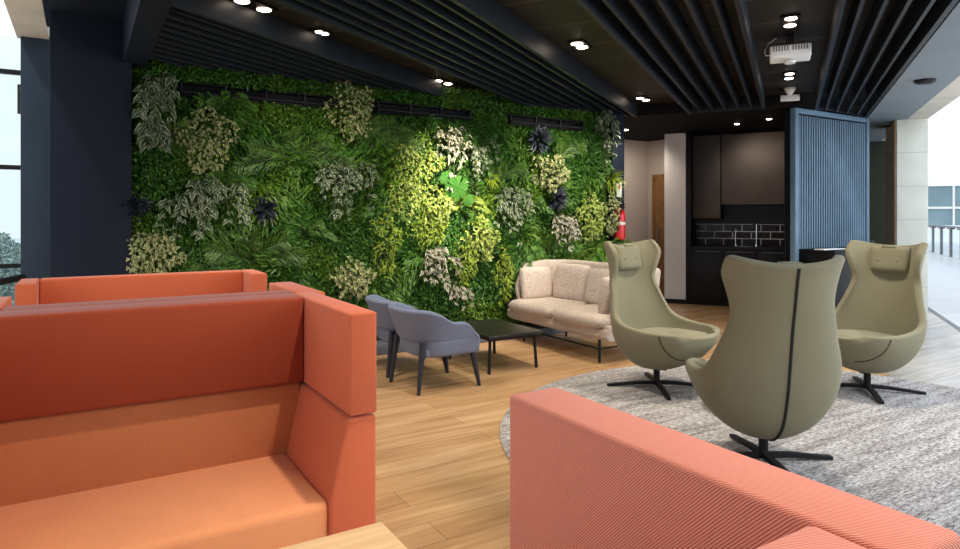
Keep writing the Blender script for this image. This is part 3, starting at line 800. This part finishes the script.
# ------------------------------------------------------------------ planted wall
npr = np.random.default_rng(11)
def nrmz(a): return a / np.maximum(np.linalg.norm(a, axis=1, keepdims=True), 1e-6)
def leaf_mesh(name, P, D, U, Ln, Wd, mat, parent=None, fold=.18, droop=.12, wide=.45):
    """P base points, D directions, U facing hints (all n x 3); Ln, Wd lengths and widths"""
    n = len(P); D = nrmz(D); S = nrmz(np.cross(D, U)); T = np.cross(S, D)
    Ln = np.asarray(Ln).reshape(-1, 1); Wd = np.asarray(Wd).reshape(-1, 1)
    mid = P + D*Ln*wide + T*Ln*.04
    lf = mid + S*Wd*.5 + T*Wd*fold; rt = mid - S*Wd*.5 + T*Wd*fold
    tip = P + D*Ln - np.array([0, 0, 1.0])*Ln*droop
    V = np.stack([P, lf, mid, rt, tip], 1).reshape(-1, 3)
    if parent is not None: V = V - np.array(rootloc(parent))
    base = (np.arange(n)*5).reshape(-1, 1)
    tri = np.concatenate([base + np.array([[0, 2, 1]]), base + np.array([[0, 3, 2]]), base + np.array([[1, 2, 4]]), base + np.array([[2, 3, 4]])], 1).reshape(-1)
    me = bpy.data.meshes.new(name)
    me.vertices.add(len(V)); me.vertices.foreach_set('co', V.astype(np.float32).ravel())
    nt_ = len(tri)//3
    me.loops.add(len(tri)); me.loops.foreach_set('vertex_index', tri.astype(np.int32))
    me.polygons.add(nt_); me.polygons.foreach_set('loop_start', (np.arange(nt_)*3).astype(np.int32))
    me.update(calc_edges=True)
    a = me.attributes.new('mid', 'FLOAT', 'POINT')
    a.data.foreach_set('value', np.tile(np.array([.8, 0, 1, 0, .35], np.float32), n))
    return link(name, me, mat, parent)
WAVES = [(npr.uniform(-1, 1, 2)*f, npr.uniform(0, 6.28), 1/f**.7) for f in (1.5, 2.2, 3, 4.5, 6, 8, 11, 14) for _ in range(3)]
def lump(x, z):
    s = sum(a*np.sin(k[0]*x*2.2 + k[1]*z*2.2 + ph) for k, ph, a in WAVES)
    return np.clip(.5 + s*.16, 0, 1)
SLOTS = [(.72, 2.20), (2.55, 3.68), (4.18, 5.30)]
# small-leaved mat over the whole wall
n = 165000
x = npr.uniform(.36, 5.69, n); z = npr.uniform(.16, 2.80, n)
dep = .03 + .15*lump(x, z)
keep = np.ones(n, bool)
for a, b in SLOTS: keep &= ~((x > a-.02) & (x < b+.02) & (z > 2.455) & (z < 2.575))
keep &= npr.uniform(0, 1, n) > .8*np.clip((.42 - z)/.26, 0, 1)*(np.sin(x*5.3)*.5+.5)
x, z, dep = x[keep], z[keep], dep[keep]; n = len(x)
P = np.stack([x, 6.31 - dep*npr.uniform(.45, 1.0, n), z], 1)
D = npr.normal(0, 1, (n, 3))*.75 + np.array([0, -.75, -.30])
up_band = z > 2.57
D[up_band] += np.array([0, -.1, .5])
U = npr.normal(0, 1, (n, 3))*.6 + np.array([0, -1, .5])
Ln = npr.uniform(.022, .044, n); Wd = Ln*npr.uniform(.42, .62, n)
# longer drooping blades growing in patches through the mat
m = 42000
x2 = npr.uniform(.36, 5.69, m); z2 = npr.uniform(.35, 2.45, m); pt = lump(x2*1.7 + 9, z2*1.7)
kp = npr.uniform(0, 1, m) < np.clip((pt - .52)*5, 0, 1); x2, z2, pt = x2[kp], z2[kp], pt[kp]; m = len(x2)
P = np.concatenate([P, np.stack([x2, 6.29 - .20*pt*npr.uniform(.5, 1.05, m), z2], 1)])
D = np.concatenate([D, npr.normal(0, 1, (m, 3))*.35 + np.array([0, -.55, .2]) + np.stack([np.sin(x2*9 + z2*4), np.zeros(m), np.cos(x2*5 - z2*7)*.8 - .35], 1)])
U = np.concatenate([U, npr.normal(0, 1, (m, 3))*.4 + np.array([0, -1, .6])])
l2 = npr.uniform(.06, .105, m); Ln = np.concatenate([Ln, l2]); Wd = np.concatenate([Wd, l2*npr.uniform(.12, .22, m)])
o = leaf_mesh('wall_foliage', P, D, U, Ln, Wd, G['moss'])
tag(o, 'dense green small-leaved foliage covering the whole planted wall', 'foliage', kind='stuff')

PY = 6.13
def wpt(px, py, y=PY):
    v = on_y(px, py, y); return np.array(v)
def depthZ(p): return p[0]*FW[0] + p[1]*FW[1]
def cluster(label, px, py, rx, ry, mat='cream', n=260, L=.05, asp=.55, name='variegated_shrub', cat='shrub', group=None):
    c = wpt(px, py); k = depthZ(c)/FPX
    # the wall runs away from the viewer, so horizontal pixels cover more of it than vertical ones
    RXw, RZw = rx*k*1.18, ry*k
    t = thing(name, label, cat, Vector(c) + Vector((0, .12, 0)), group)
    if L > .044: L *= .78; n = int(n*1.5)
    u = npr.uniform(-1, 1, n); v = npr.uniform(-1, 1, n); r = u*u + v*v
    ok = r < 1; u, v, r = u[ok], v[ok], r[ok]; m = len(u)
    taper = 1 - .35*np.clip(-v, 0, 1)
    lumpy = 1 + .18*np.sin(5*np.arctan2(v, u) + px)
    x = c[0] + u*RXw*taper*lumpy; z = c[2] + v*RZw*lumpy
    y = c[1] + .02 - .16*np.sqrt(1 - r)*npr.uniform(.5, 1.05, m)
    P = np.stack([x, y, z], 1)
    D = npr.normal(0, 1, (m, 3))*.75 + np.stack([u*.5, -.6*np.ones(m), -.5 + .3*v], 1)
    U = npr.normal(0, 1, (m, 3))*.35 + np.array([0, -1, .45])
    Ln = npr.uniform(.7, 1.2, m)*L
    leaf_mesh('leaves', P, D, U, Ln, Ln*asp, G[mat], t)
    b = BM()
    for q in range(7):
        i = int(npr.integers(m)); e = Vector(P[i]); s = Vector((c[0], 6.27, c[2] + RZw*.4)); mm = s.lerp(e, .6) + Vector((0, -.05, .04))
        tube(b, [s, mm, e], [.006, .005, .003], 5)
    obj('stems', b, G['stem'], t)
    return t
def trailing(label, px, py, span, fall, mat='pale', stems=9, L=.105, asp=.46, up=.25, name='trailing_vine', cat='vine', dens=8, right=0.0, left=None):
    c = wpt(px, py); k = depthZ(c)/FPX
    t = thing(name, label, cat, Vector(c) + Vector((0, .12, 0)))
    P, D, U, Ls = [], [], [], []
    b = BM(); H_ = fall*k; S_ = span*k*1.2
    L *= .80; stems = int(stems*1.25)
    for s in range(stems):
        ox, oz = npr.uniform(-.45, .45)*S_, npr.uniform(-.35, .12)*H_
        f = -1 + 2*(s + .5)/stems + npr.uniform(-.12, .12); f += right; f += npr.normal(0, .18)
        ex = f*S_; ez = -H_*npr.uniform(.30, 1.0)*(1 - .30*min(abs(f), 1.5))
        pts = []
        for i in range(9):
            q = i/8
            pts.append(Vector((c[0] + ox + .8*ex*(1-(1-q)**1.7), c[1] + .1 - .22*math.sin(min(q*1.5, 1)*PI/2) + .03*q, c[2] + oz + up*H_*4*q*(1-q)*.5 + .85*ez*q*q)))
        tube(b, pts, [.006]*5 + [.005, .004, .003, .002], 5)
        for i in range(dens):
            q = (i + npr.uniform(0, 1))/dens*8; a = min(int(q), 7); p = pts[a].lerp(pts[a+1], q-a); dr = (pts[a+1]-pts[a]).normalized()
            for sd in (-1, 1):
                P.append(p); D.append(np.array(dr)*.45 + np.array([sd*.75, -.6, -.30]) + npr.normal(0, .42, 3))
                U.append(np.array([0, -1, .4]) + npr.normal(0, .3, 3)); Ls.append(L*npr.uniform(.65, 1.15)*(1 - .25*q/8))
    Ls = np.array(Ls)
    leaf_mesh('leaves', np.array(P), np.array(D), np.array(U), Ls, Ls*asp, G[mat], t, droop=.2)
    obj('stems', b, G['stem'], t)
    return t
def palm(label, px, py, length, angs, mat='palm', leaflet=.16, name='palm', cat='palm', width=.011, droop=.45, dens=24, lean=.35):
    c = wpt(px, py); k = depthZ(c)/FPX; Lw = length*k
    t = thing(name, label, cat, Vector(c) + Vector((0, .12, 0)))
    for ang in angs:
        a = math.radians(ang); h = Vector((math.cos(a)*1.15, -lean, math.sin(a)))
        pts = [Vector(c) + Vector((0, .1, 0)) + h*Lw*q + Vector((0, -.03*q, -droop*Lw*q*q)) for q in [i/10 for i in range(11)]]
        b = BM(); tube(b, pts, [.007 - .0005*i for i in range(11)], 5)
        fr = obj('frond', b, G['stem'], t)
        P, D, U, Ls = [], [], [], []
        for i in range(dens):
            q = (.12 + .88*i/dens)*10; j = min(int(q), 9); p = pts[j].lerp(pts[j+1], q-j); dr = (pts[j+1]-pts[j]).normalized()
            side = dr.cross(Vector((0, -1, 0))).normalized()
            for sd in (-1, 1):
                P.append(p); D.append(np.array(dr*.75 + side*sd*.75 + Vector((0, -.12, -.05))) + npr.normal(0, .08, 3)); U.append(np.array([0, -1, .2]) + npr.normal(0, .15, 3))
                Ls.append(leaflet*(math.sin(PI*min(.15 + .85*i/dens, .97))**.6)*npr.uniform(.85, 1.1))
        Ls = np.array(Ls)
        leaf_mesh('leaflets', np.array(P), np.array(D), np.array(U), Ls, np.full(len(Ls), width), G[mat], fr, droop=.10)
    return t
def fern(label, px, py, length, angs, mat='fern', **kw):
    return palm(label, px, py, length, angs, mat, leaflet=kw.pop('leaflet', .07), name='fern', cat='fern', width=kw.pop('width', .011), droop=kw.pop('droop', .7), dens=kw.pop('dens', 24), **kw)
def rosette(label, px, py, r, n=64, mat='dark'):
    c = wpt(px, py); k = depthZ(c)/FPX; R_ = r*k
    t = thing('dark_rosette', label, 'plant', Vector(c) + Vector((0, .12, 0)))
    a = npr.uniform(0, 2*PI, n); tilt = npr.uniform(.25, 1.1, n)
    D = np.stack([np.cos(a)*tilt, -(1.15 - tilt), np.sin(a)*tilt], 1)
    P = np.repeat(np.array([[c[0], c[1] + .03, c[2]]]), n, 0) + D*.02
    Ls = R_*npr.uniform(.75, 1.15, n)*1.1
    leaf_mesh('leaves', P, D, np.stack([-np.cos(a), -np.ones(n)*.8, -np.sin(a) + .3], 1), Ls, Ls*.26, G[mat], t, droop=.06)
    b = BM(); tube(b, [Vector((c[0], 6.27, c[2])), Vector(c) + Vector((0, .03, 0))], .012, 6); obj('stem', b, G['stem'], t)
def tuft(label, px, py, r, n=70, mat='fern'):
    c = wpt(px, py); k = depthZ(c)/FPX; R_ = r*k
    t = thing('grass_tuft', label, 'grass', Vector(c) + Vector((0, .12, 0)))
    a = npr.uniform(0, 2*PI, n); tl = npr.uniform(.3, 1, n)
    D = np.stack([np.cos(a)*tl, -.7*np.ones(n), np.sin(a)*tl + .1], 1)
    P = np.repeat(np.array([[c[0], c[1] + .05, c[2]]]), n, 0)
    Ls = R_*npr.uniform(.7, 1.25, n)
    leaf_mesh('blades', P, D, np.stack([np.zeros(n), -np.ones(n), np.ones(n)*.5], 1), Ls, np.full(n, .011), G[mat], t, droop=.25)
    b = BM(); tube(b, [Vector((c[0], 6.27, c[2])), Vector(c) + Vector((0, .05, 0))], .010, 6); obj('stem', b, G['stem'], t)
def monstera(label, px, py, r):
    c = Vector(wpt(px, py, 6.05)); k = depthZ(c)/FPX; R_ = r*k
    t = thing('monstera', label, 'plant', c + Vector((0, .2, 0)))
    for (dx, dz, s, rot) in ((0, 0, 1.15, .35), (-.13, .10, .62, 1.1), (.13, -.13, .55, -.7)):
        b = BM(); o_ = c + Vector((dx, -.02*s, dz)); ctr = b.verts.new(o_)
        ring = []
        nn = 72
        for i in range(nn):
            a = 2*PI*i/nn
            rr = R_*s*(.72 + .28*math.cos((a - PI)/2)**2)            # heart like outline, tip down
            if 8 < i < 64: rr *= 1 - .38*(max(0, math.cos(a*8)) ** 8)
            if i in (0, 1, 71): rr *= .35
            p = Vector((math.sin(a)*rr, 0, math.cos(a)*rr*1.05)); p.y = -.10*s*R_*(1 - (rr/R_)**2) + .12*abs(p.x)
            p = Matrix.Rotation(rot, 3, 'Y') @ p; p = Matrix.Rotation(.25, 3, 'X') @ p
            ring.append(b.verts.new(o_ + p))
        for i in range(nn): b.faces.new((ctr, ring[i], ring[(i+1) % nn]))
        lf = obj('leaf', b, G['mon'], t, angle=60)
        s_ = BM(); tube(s_, [Vector((c.x, 6.27, c.z - .1)), o_ + Vector((0, .04, -.02)), o_], [.007, .006, .005], 6); obj('stalk', s_, G['stem'], lf)

# cream and lime variegated clumps
cluster('cream variegated clump high on the wall left of the first light slot end, below it', 207, 139, 23, 33, n=420)
cluster('cream variegated clump hanging across the top light slot', 350, 111, 21, 30, n=420)
cluster('cream variegated clump at the wall foot beside the navy column', 153, 254, 22, 24, n=380, mat='cream', L=.055)
cluster('cream variegated clump low behind the slate blue tub chairs, right of the orange wing', 352, 279, 18, 18, n=320, L=.06)
cluster('cream variegated clump in the upper right, below the dark blue rosette', 549, 172, 19, 18, n=330, L=.066)
cluster('yellow cream clump right of the wall, above the far end of the sofa', 590, 217, 14, 23, mat='creamlime', n=330, L=.066)
cluster('bright yellow clump in the brightest part of the wall, left of the monstera', 416, 163, 24, 26, mat='creamlime', n=560, L=.052, asp=.35)
cluster('lime clump spreading down the left of the bright spot', 405, 197, 16, 24, mat='creamlime', n=300, L=.052, asp=.35)
cluster('pale cream clump just below the brightest patch', 434, 206, 17, 18, mat='creamlime', n=300, L=.064)
cluster('cream lime clump in the middle of the wall, above the coffee table', 478, 240, 17, 23, mat='creamlime', n=330, L=.07)
cluster('pale clump at the right edge of the wall, left of the fire extinguisher', 609, 213, 8, 22, mat='cream', n=200, L=.066)
# white edged vines
trailing('white edged vine in the top left corner beside the navy column', 157, 80, 12, 60, stems=11, L=.14, up=.1, dens=8)
trailing('white edged vine lower in the left corner, under the top one', 152, 124, 10, 28, stems=8, L=.15, up=.15, dens=7)
trailing('white edged vine trailing in the left half, above the far booth', 190, 192, 26, 62, stems=11, L=.125, up=.35, dens=7, right=.15)
trailing('white edged vine arching over the palm at the left', 215, 195, 22, 44, stems=5, L=.12, up=.5, dens=7, right=.6)
trailing('white edged vine left of the bright spot, mid height', 343, 172, 24, 56, stems=11, L=.12, up=.25, dens=8)
trailing('silver vine arching above the monstera', 446, 139, 18, 44, mat='palewhite', stems=8, L=.115, up=.45, dens=7, right=.35)
trailing('dark leaved vine with pale tips right of the monstera', 470, 148, 18, 52, stems=6, L=.10, up=.3, dens=7, right=.4)
trailing('silver and dark vine in the middle right, above the sofa left end', 507, 195, 20, 48, mat='pale', stems=10, L=.115, up=.3, dens=7, right=.15)
trailing('pale pinkish white vine low on the wall above the tub chairs', 437, 254, 17, 40, mat='palewhite', stems=8, L=.12, up=.3, dens=7)
trailing('white edged vine just above the back of the sofa', 563, 220, 17, 34, mat='palewhite', stems=9, L=.115, up=.35, dens=7)
trailing('long narrow white edged vine hanging at the top right end of the wall', 604, 114, 9, 62, mat='pale', stems=7, L=.12, up=.05, dens=8)
trailing('small pale vine low above the coffee table', 458, 285, 13, 22, mat='palewhite', stems=5, L=.10, up=.3, dens=7)
# palms and ferns
palm('dark green palm in the upper left, springing over the first cream clump', 160, 150, 52, (66, 44, 24, 100), leaflet=.17)
palm('dark green palm high left of centre, under the light slot', 297, 162, 56, (98, 60, 140, 165, 25), leaflet=.16)
palm('palm with a light tipped frond beside the top hanging clump', 374, 148, 50, (95, 72, 50, 30, 125), mat='palm', leaflet=.16)
palm('large dark palm low at the left, behind the far booth', 252, 265, 56, (165, 135, 95, 60, 35), leaflet=.18)
palm('small palm in the lower left under the cream clump', 224, 188, 32, (150, 110, 70, 35), mat='ferng', leaflet=.12)
palm('thin palm tuft between the monstera and the upper right clump', 508, 182, 34, (110, 85, 60, 135), mat='palm', leaflet=.13)
palm('bright palm just above the left of the sofa back', 552, 252, 34, (60, 100, 140, 160, 30), mat='ferng', leaflet=.14)
palm('green palm at the right end behind the sage chair', 612, 258, 34, (60, 95, 130, 155), mat='palmlit', leaflet=.15)
palm('dark palm in the upper right under the short light slot', 565, 160, 34, (80, 55, 110), mat='palm', leaflet=.14)
cluster('lime fern hanging left of the pale pink vine', 384, 243, 13, 34, mat='fern', n=620, L=.040, asp=.30, name='fern', cat='fern')
cluster('yellow green fern at the bottom of the bright patch', 426, 230, 20, 16, mat='fern', n=520, L=.045, asp=.28, name='fern', cat='fern')
cluster('bright lime fern low in the middle, beside the pink vine', 462, 262, 13, 24, mat='fern', n=480, L=.042, asp=.30, name='fern', cat='fern')
cluster('yellow fern trailing down left of the sofa', 502, 276, 9, 28, mat='fern', n=460, L=.042, asp=.30, name='fern', cat='fern')
fern('green fern at mid height left of the monstera row', 385, 215, 26, (60, 100, 140, 20), mat='ferng')
fern('green fern in the lower left beside the far booth', 308, 232, 28, (60, 100, 140, 20, 170), mat='ferng')
fern('green fern above the far booth at the left', 232, 102, 24, (60, 110, 150, 25), mat='ferng')
fern('bright fern right of the monstera', 468, 205, 24, (50, 90, 130, 20, 165), mat='fern')
fern('green fern under the upper right clump', 530, 205, 26, (60, 100, 140, 20), mat='ferng')
rosette('plum black rosette at the left of the wall by the navy column', 136, 205, 14)
rosette('plum black rosette left of centre above the large palm', 265, 209, 15)
rosette('dark blue rosette in the upper right below the light slot', 540, 139, 13)
rosette('dark blue rosette right of the upper right clump', 556, 198, 12)
tuft('pale grass tuft at the right edge above the extinguisher', 612, 180, 19, 90)
tuft('pale grass tuft right of the monstera', 492, 179, 13, 60)
monstera('glossy light green monstera in the bright spot', 457, 187, 13)

# black slots with a light rail in each
for i, (a, b) in enumerate(SLOTS):
    lab = ('long black light slot at the top left of the planted wall', 'black light slot above the middle of the planted wall', 'short black light slot at the top right of the planted wall')[i]
    t = thing('light_slot', lab, 'light slot', ((a+b)/2, 6.28, 2.46))
    s = BM(); box(s, a, b, 6.20, 6.30, 2.455, 2.47); box(s, a, b, 6.20, 6.30, 2.56, 2.575); box(s, a, b, 6.28, 6.30, 2.47, 2.56)
    obj('channel', s, M['lampring'], t, smooth=False)
    obj('rail', tube(BM(), [(a+.02, 6.17, 2.485), (b-.02, 6.17, 2.485)], .012, 10), M['blackmetal'], t)
    nb = max(3, int((b-a)/.3))
    for j in range(nb+1):
        xx = a + .02 + (b-a-.04)*j/nb
        obj('clip', box(BM(), xx-.006, xx+.006, 6.17, 6.22, 2.465, 2.56), M['blackmetal'], t, smooth=False)


# ------------------------------------------------------------------ outside: left window, trees, balcony
w = thing('window_1', None, None, (-1.6, 7.4, 0)); w['kind'] = 'structure'
fr = BM()
for zz in (.03, .94, 1.85, 2.73): box(fr, -3.2, -.45, 7.36, 7.42, zz-.02, zz+.02)
for xx in (-3.2, -1.75): box(fr, xx-.025, xx+.025, 7.36, 7.42, 0, 3.05)
obj('window_frame', fr, M['blackmetal'], w, smooth=False)
obj('pane', box(BM(), -3.2, -.45, 7.385, 7.393, 0, 3.05), M['glass'], w, smooth=False)
r0, r1 = Vector((-.33, 5.19, 1.0)), Vector((-.60, 4.3, 1.0))
t = thing('balcony_rail', 'dark balcony handrail at the left edge beside the navy columns', 'railing', (-.47, 4.8, 0))
dirv = (r1-r0); r2 = r0 + dirv*2.2
obj('handrail', tube(BM(), [r0, r2], .022, 10), M['blackmetal'], t)
for zz in (.12, .35, .6, .8): obj('bar', tube(BM(), [Vector((r0.x, r0.y, zz)), Vector((r2.x, r2.y, zz))], .008, 8), M['grey'], t)
for f in (.0, 1.1, 2.2):
    p = r0 + dirv*f; obj('post', tube(BM(), [(p.x, p.y, 0), (p.x, p.y, 1.0)], .018, 10), M['grey'], t)
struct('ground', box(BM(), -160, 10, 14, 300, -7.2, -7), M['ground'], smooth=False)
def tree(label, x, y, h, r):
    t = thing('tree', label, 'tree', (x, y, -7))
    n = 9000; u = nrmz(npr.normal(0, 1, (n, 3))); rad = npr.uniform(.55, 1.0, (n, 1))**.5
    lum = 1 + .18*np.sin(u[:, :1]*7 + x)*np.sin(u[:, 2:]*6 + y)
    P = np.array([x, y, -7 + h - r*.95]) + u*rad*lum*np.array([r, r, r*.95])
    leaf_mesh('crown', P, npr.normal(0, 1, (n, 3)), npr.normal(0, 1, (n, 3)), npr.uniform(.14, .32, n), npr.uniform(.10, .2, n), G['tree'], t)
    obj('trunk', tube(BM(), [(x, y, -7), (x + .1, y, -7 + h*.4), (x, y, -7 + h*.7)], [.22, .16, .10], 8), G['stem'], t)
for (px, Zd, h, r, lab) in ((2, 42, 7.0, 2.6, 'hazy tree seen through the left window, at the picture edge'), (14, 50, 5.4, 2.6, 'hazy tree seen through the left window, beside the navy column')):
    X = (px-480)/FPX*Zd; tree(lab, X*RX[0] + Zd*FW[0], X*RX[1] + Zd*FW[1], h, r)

# ------------------------------------------------------------------ outside right: terrace balustrade and far building
t = thing('terrace_balustrade', 'grey post balustrade with pale panels on the bright terrace', 'balustrade', K(29, -5, 0))
obj('handrail', kbox(BM(), 22, 36, -5.10, -4.92, 1.0, 1.05), M['grey'], t, smooth=False)
for i in range(9):
    a = 22.6 + i*1.55
    p_ = BM(); kbox(p_, a-.10, a+.10, -5.04, -4.98, 0, .94); kbox(p_, a-.28, a+.28, -5.08, -4.94, .94, 1.0)
    obj('post', p_, M['grey'], t, smooth=False)
obj('glass_panel', kbox(BM(), 22, 36, -5.02, -5.00, .08, .92), M['glass'], t, smooth=False)
t = thing('office_building', 'white building with a band of grey blue windows across the terrace', 'building', K(44, -6, 0))
obj('wall', kbox(BM(), 42, 46, -34, 0, 3.0, 26), M['facade'], t, smooth=False)
obj('lower_wall', kbox(BM(), 42, 46, -34, 0, -.1, .9), M['facade'], t, smooth=False)
for i in range(14):
    l = -1.0 - i*2.3
    f = obj('window', kbox(BM(), 42.05, 42.2, l-2.2, l, .9, 3.0), M['glassdark'], t, smooth=False)
    obj('transom', kbox(BM(), 42.0, 42.06, l-2.2, l, 1.78, 1.90), M['white'], f, smooth=False)
    obj('mullion', kbox(BM(), 41.98, 42.1, l, l+.1, .9, 3.0), M['white'], f, smooth=False)


# ------------------------------------------------------------------ light
w = bpy.data.worlds.new('sky'); SC.world = w; w.use_nodes = True
bgn = w.node_tree.nodes['Background']
tc_ = N(w.node_tree, 'ShaderNodeTexCoord'); sx = N(w.node_tree, 'ShaderNodeSeparateXYZ'); L(w.node_tree, tc_.outputs['Generated'], sx.inputs[0])
L(w.node_tree, ramp(w.node_tree, sx.outputs['Z'], [(0, (.84, .92, .96)), (.25, (.86, .95, 1.0)), (1, (.60, .74, .95))]), bgn.inputs[0])
bgn.inputs[1].default_value = 1.25
def spot(name, loc, target, energy, size, blend=.6, col=(1, .88, .74), rad=.05):
    d = bpy.data.lights.new(name, 'SPOT'); d.energy = energy; d.spot_size = math.radians(size); d.spot_blend = blend; d.color = col; d.shadow_soft_size = rad
    o = bpy.data.objects.new(name, d); COL.objects.link(o); o.location = loc
    o.rotation_euler = (Vector(target) - Vector(loc)).to_track_quat('-Z', 'Y').to_euler(); return o
def area(name, loc, target, energy, sx_, sy_, col=(1, 1, 1), spread=180):
    d = bpy.data.lights.new(name, 'AREA'); d.energy = energy; d.shape = 'RECTANGLE'; d.size = sx_; d.size_y = sy_; d.color = col; d.spread = math.radians(spread)
    o = bpy.data.objects.new(name, d); COL.objects.link(o); o.location = loc
    o.rotation_euler = (Vector(target) - Vector(loc)).to_track_quat('-Z', 'Y').to_euler(); return o
WARM = (1.0, .90, .76)
# planted wall spots
spot('wall_spot', (3.25, 4.75, 2.66), (3.35, 6.25, 1.65), 420, 52, 1, WARM)
spot('wall_spot', (4.75, 4.75, 2.66), (4.75, 6.25, 1.5), 230, 80, .9, WARM)
spot('wall_spot', (1.9, 4.6, 2.66), (1.9, 6.25, 1.2), 105, 85, 1, WARM)
spot('wall_spot', (3.4, 4.9, 2.66), (3.4, 6.2, .8), 190, 70, 1, WARM)
# downlights over the lounge
for p in DL[:2] + DL[3:7]:
    spot('downlight_beam', (p.x, p.y, 2.67), (p.x, p.y, 0), 70, 110, .8, WARM, .06)
spot('lounge_beam', (2.6, 3.6, 2.68), (2.6, 4.2, 0), 130, 100, .8, WARM, .06)
spot('lounge_beam', (4.6, 3.0, 2.82), (4.6, 3.1, 0), 130, 110, .8, WARM, .06)
spot('sofa_beam', (3.7, 4.9, 2.68), (4.4, 5.3, .4), 110, 80, .8, WARM, .06)
for p in DL[7:9]: spot('kitchen_beam', (p.x, p.y, 2.68), tuple(K(10.95, .35, 1.9)), 38, 80, .9, (1, .78, .6), .03)
spot('corridor_beam', (7.6, 7.5, 2.6), (8.2, 8.1, 1.2), 36, 140, 1, WARM, .06)
# booth light
spot('booth_beam', (1.10, 1.95, 2.64), (.25, 2.35, .45), 125, 70, .35, (1, .86, .70), .03)
spot('booth_beam', (1.3, .4, 2.64), (.75, .6, 1.0), 125, 80, .6, (1, .86, .70), .04)
spot('booth_beam', (.45, 3.1, 2.64), (.3, 4.05, .85), 75, 75, .8, (1, .86, .70), .05)  # added spot that brightens the far booth
# daylight from the glazed right side and the window side on the left
area('day_right', tuple(K(4.5, -2.6, 2.2)), tuple(K(4.5, 1.5, .3)), 200, 9, 2.6, (.86, .93, 1.0))
area('day_left', (-2.6, 2.4, 1.9), (1.5, 2.6, .6), 58, 5, 2.4, (.80, .90, 1.0))

area('beam_fill', (-.9, 6.0, .5), (-.4, 6.4, 3.0), 5, 1.2, 1.5, (.95, .97, 1.0), 120)  # added upward lamp that brightens the underside of the beige beam
sd = bpy.data.lights.new('sun', 'SUN'); sd.energy = 1.7; sd.angle = math.radians(4); so_ = bpy.data.objects.new('sun', sd); COL.objects.link(so_)
so_.rotation_euler = (-(Vector((-KC*.5, -KS*.5, .86)))).to_track_quat('-Z', 'Y').to_euler()

# ------------------------------------------------------------------ camera
cd = bpy.data.cameras.new('camera'); cam = bpy.data.objects.new('camera', cd); COL.objects.link(cam)
cam.location = (0, 0, CH); cam.rotation_euler = (PI/2, 0, YAW - PI/2)
cd.sensor_width = 36; cd.lens = FPX/960*36; cd.shift_y = (HOR - 274.5)/960; cd.clip_start = .02; cd.clip_end = 600
SC.camera = cam
SC.view_settings.view_transform = 'Standard'
SC.view_settings.look = 'None'
SC.view_settings.exposure = 0
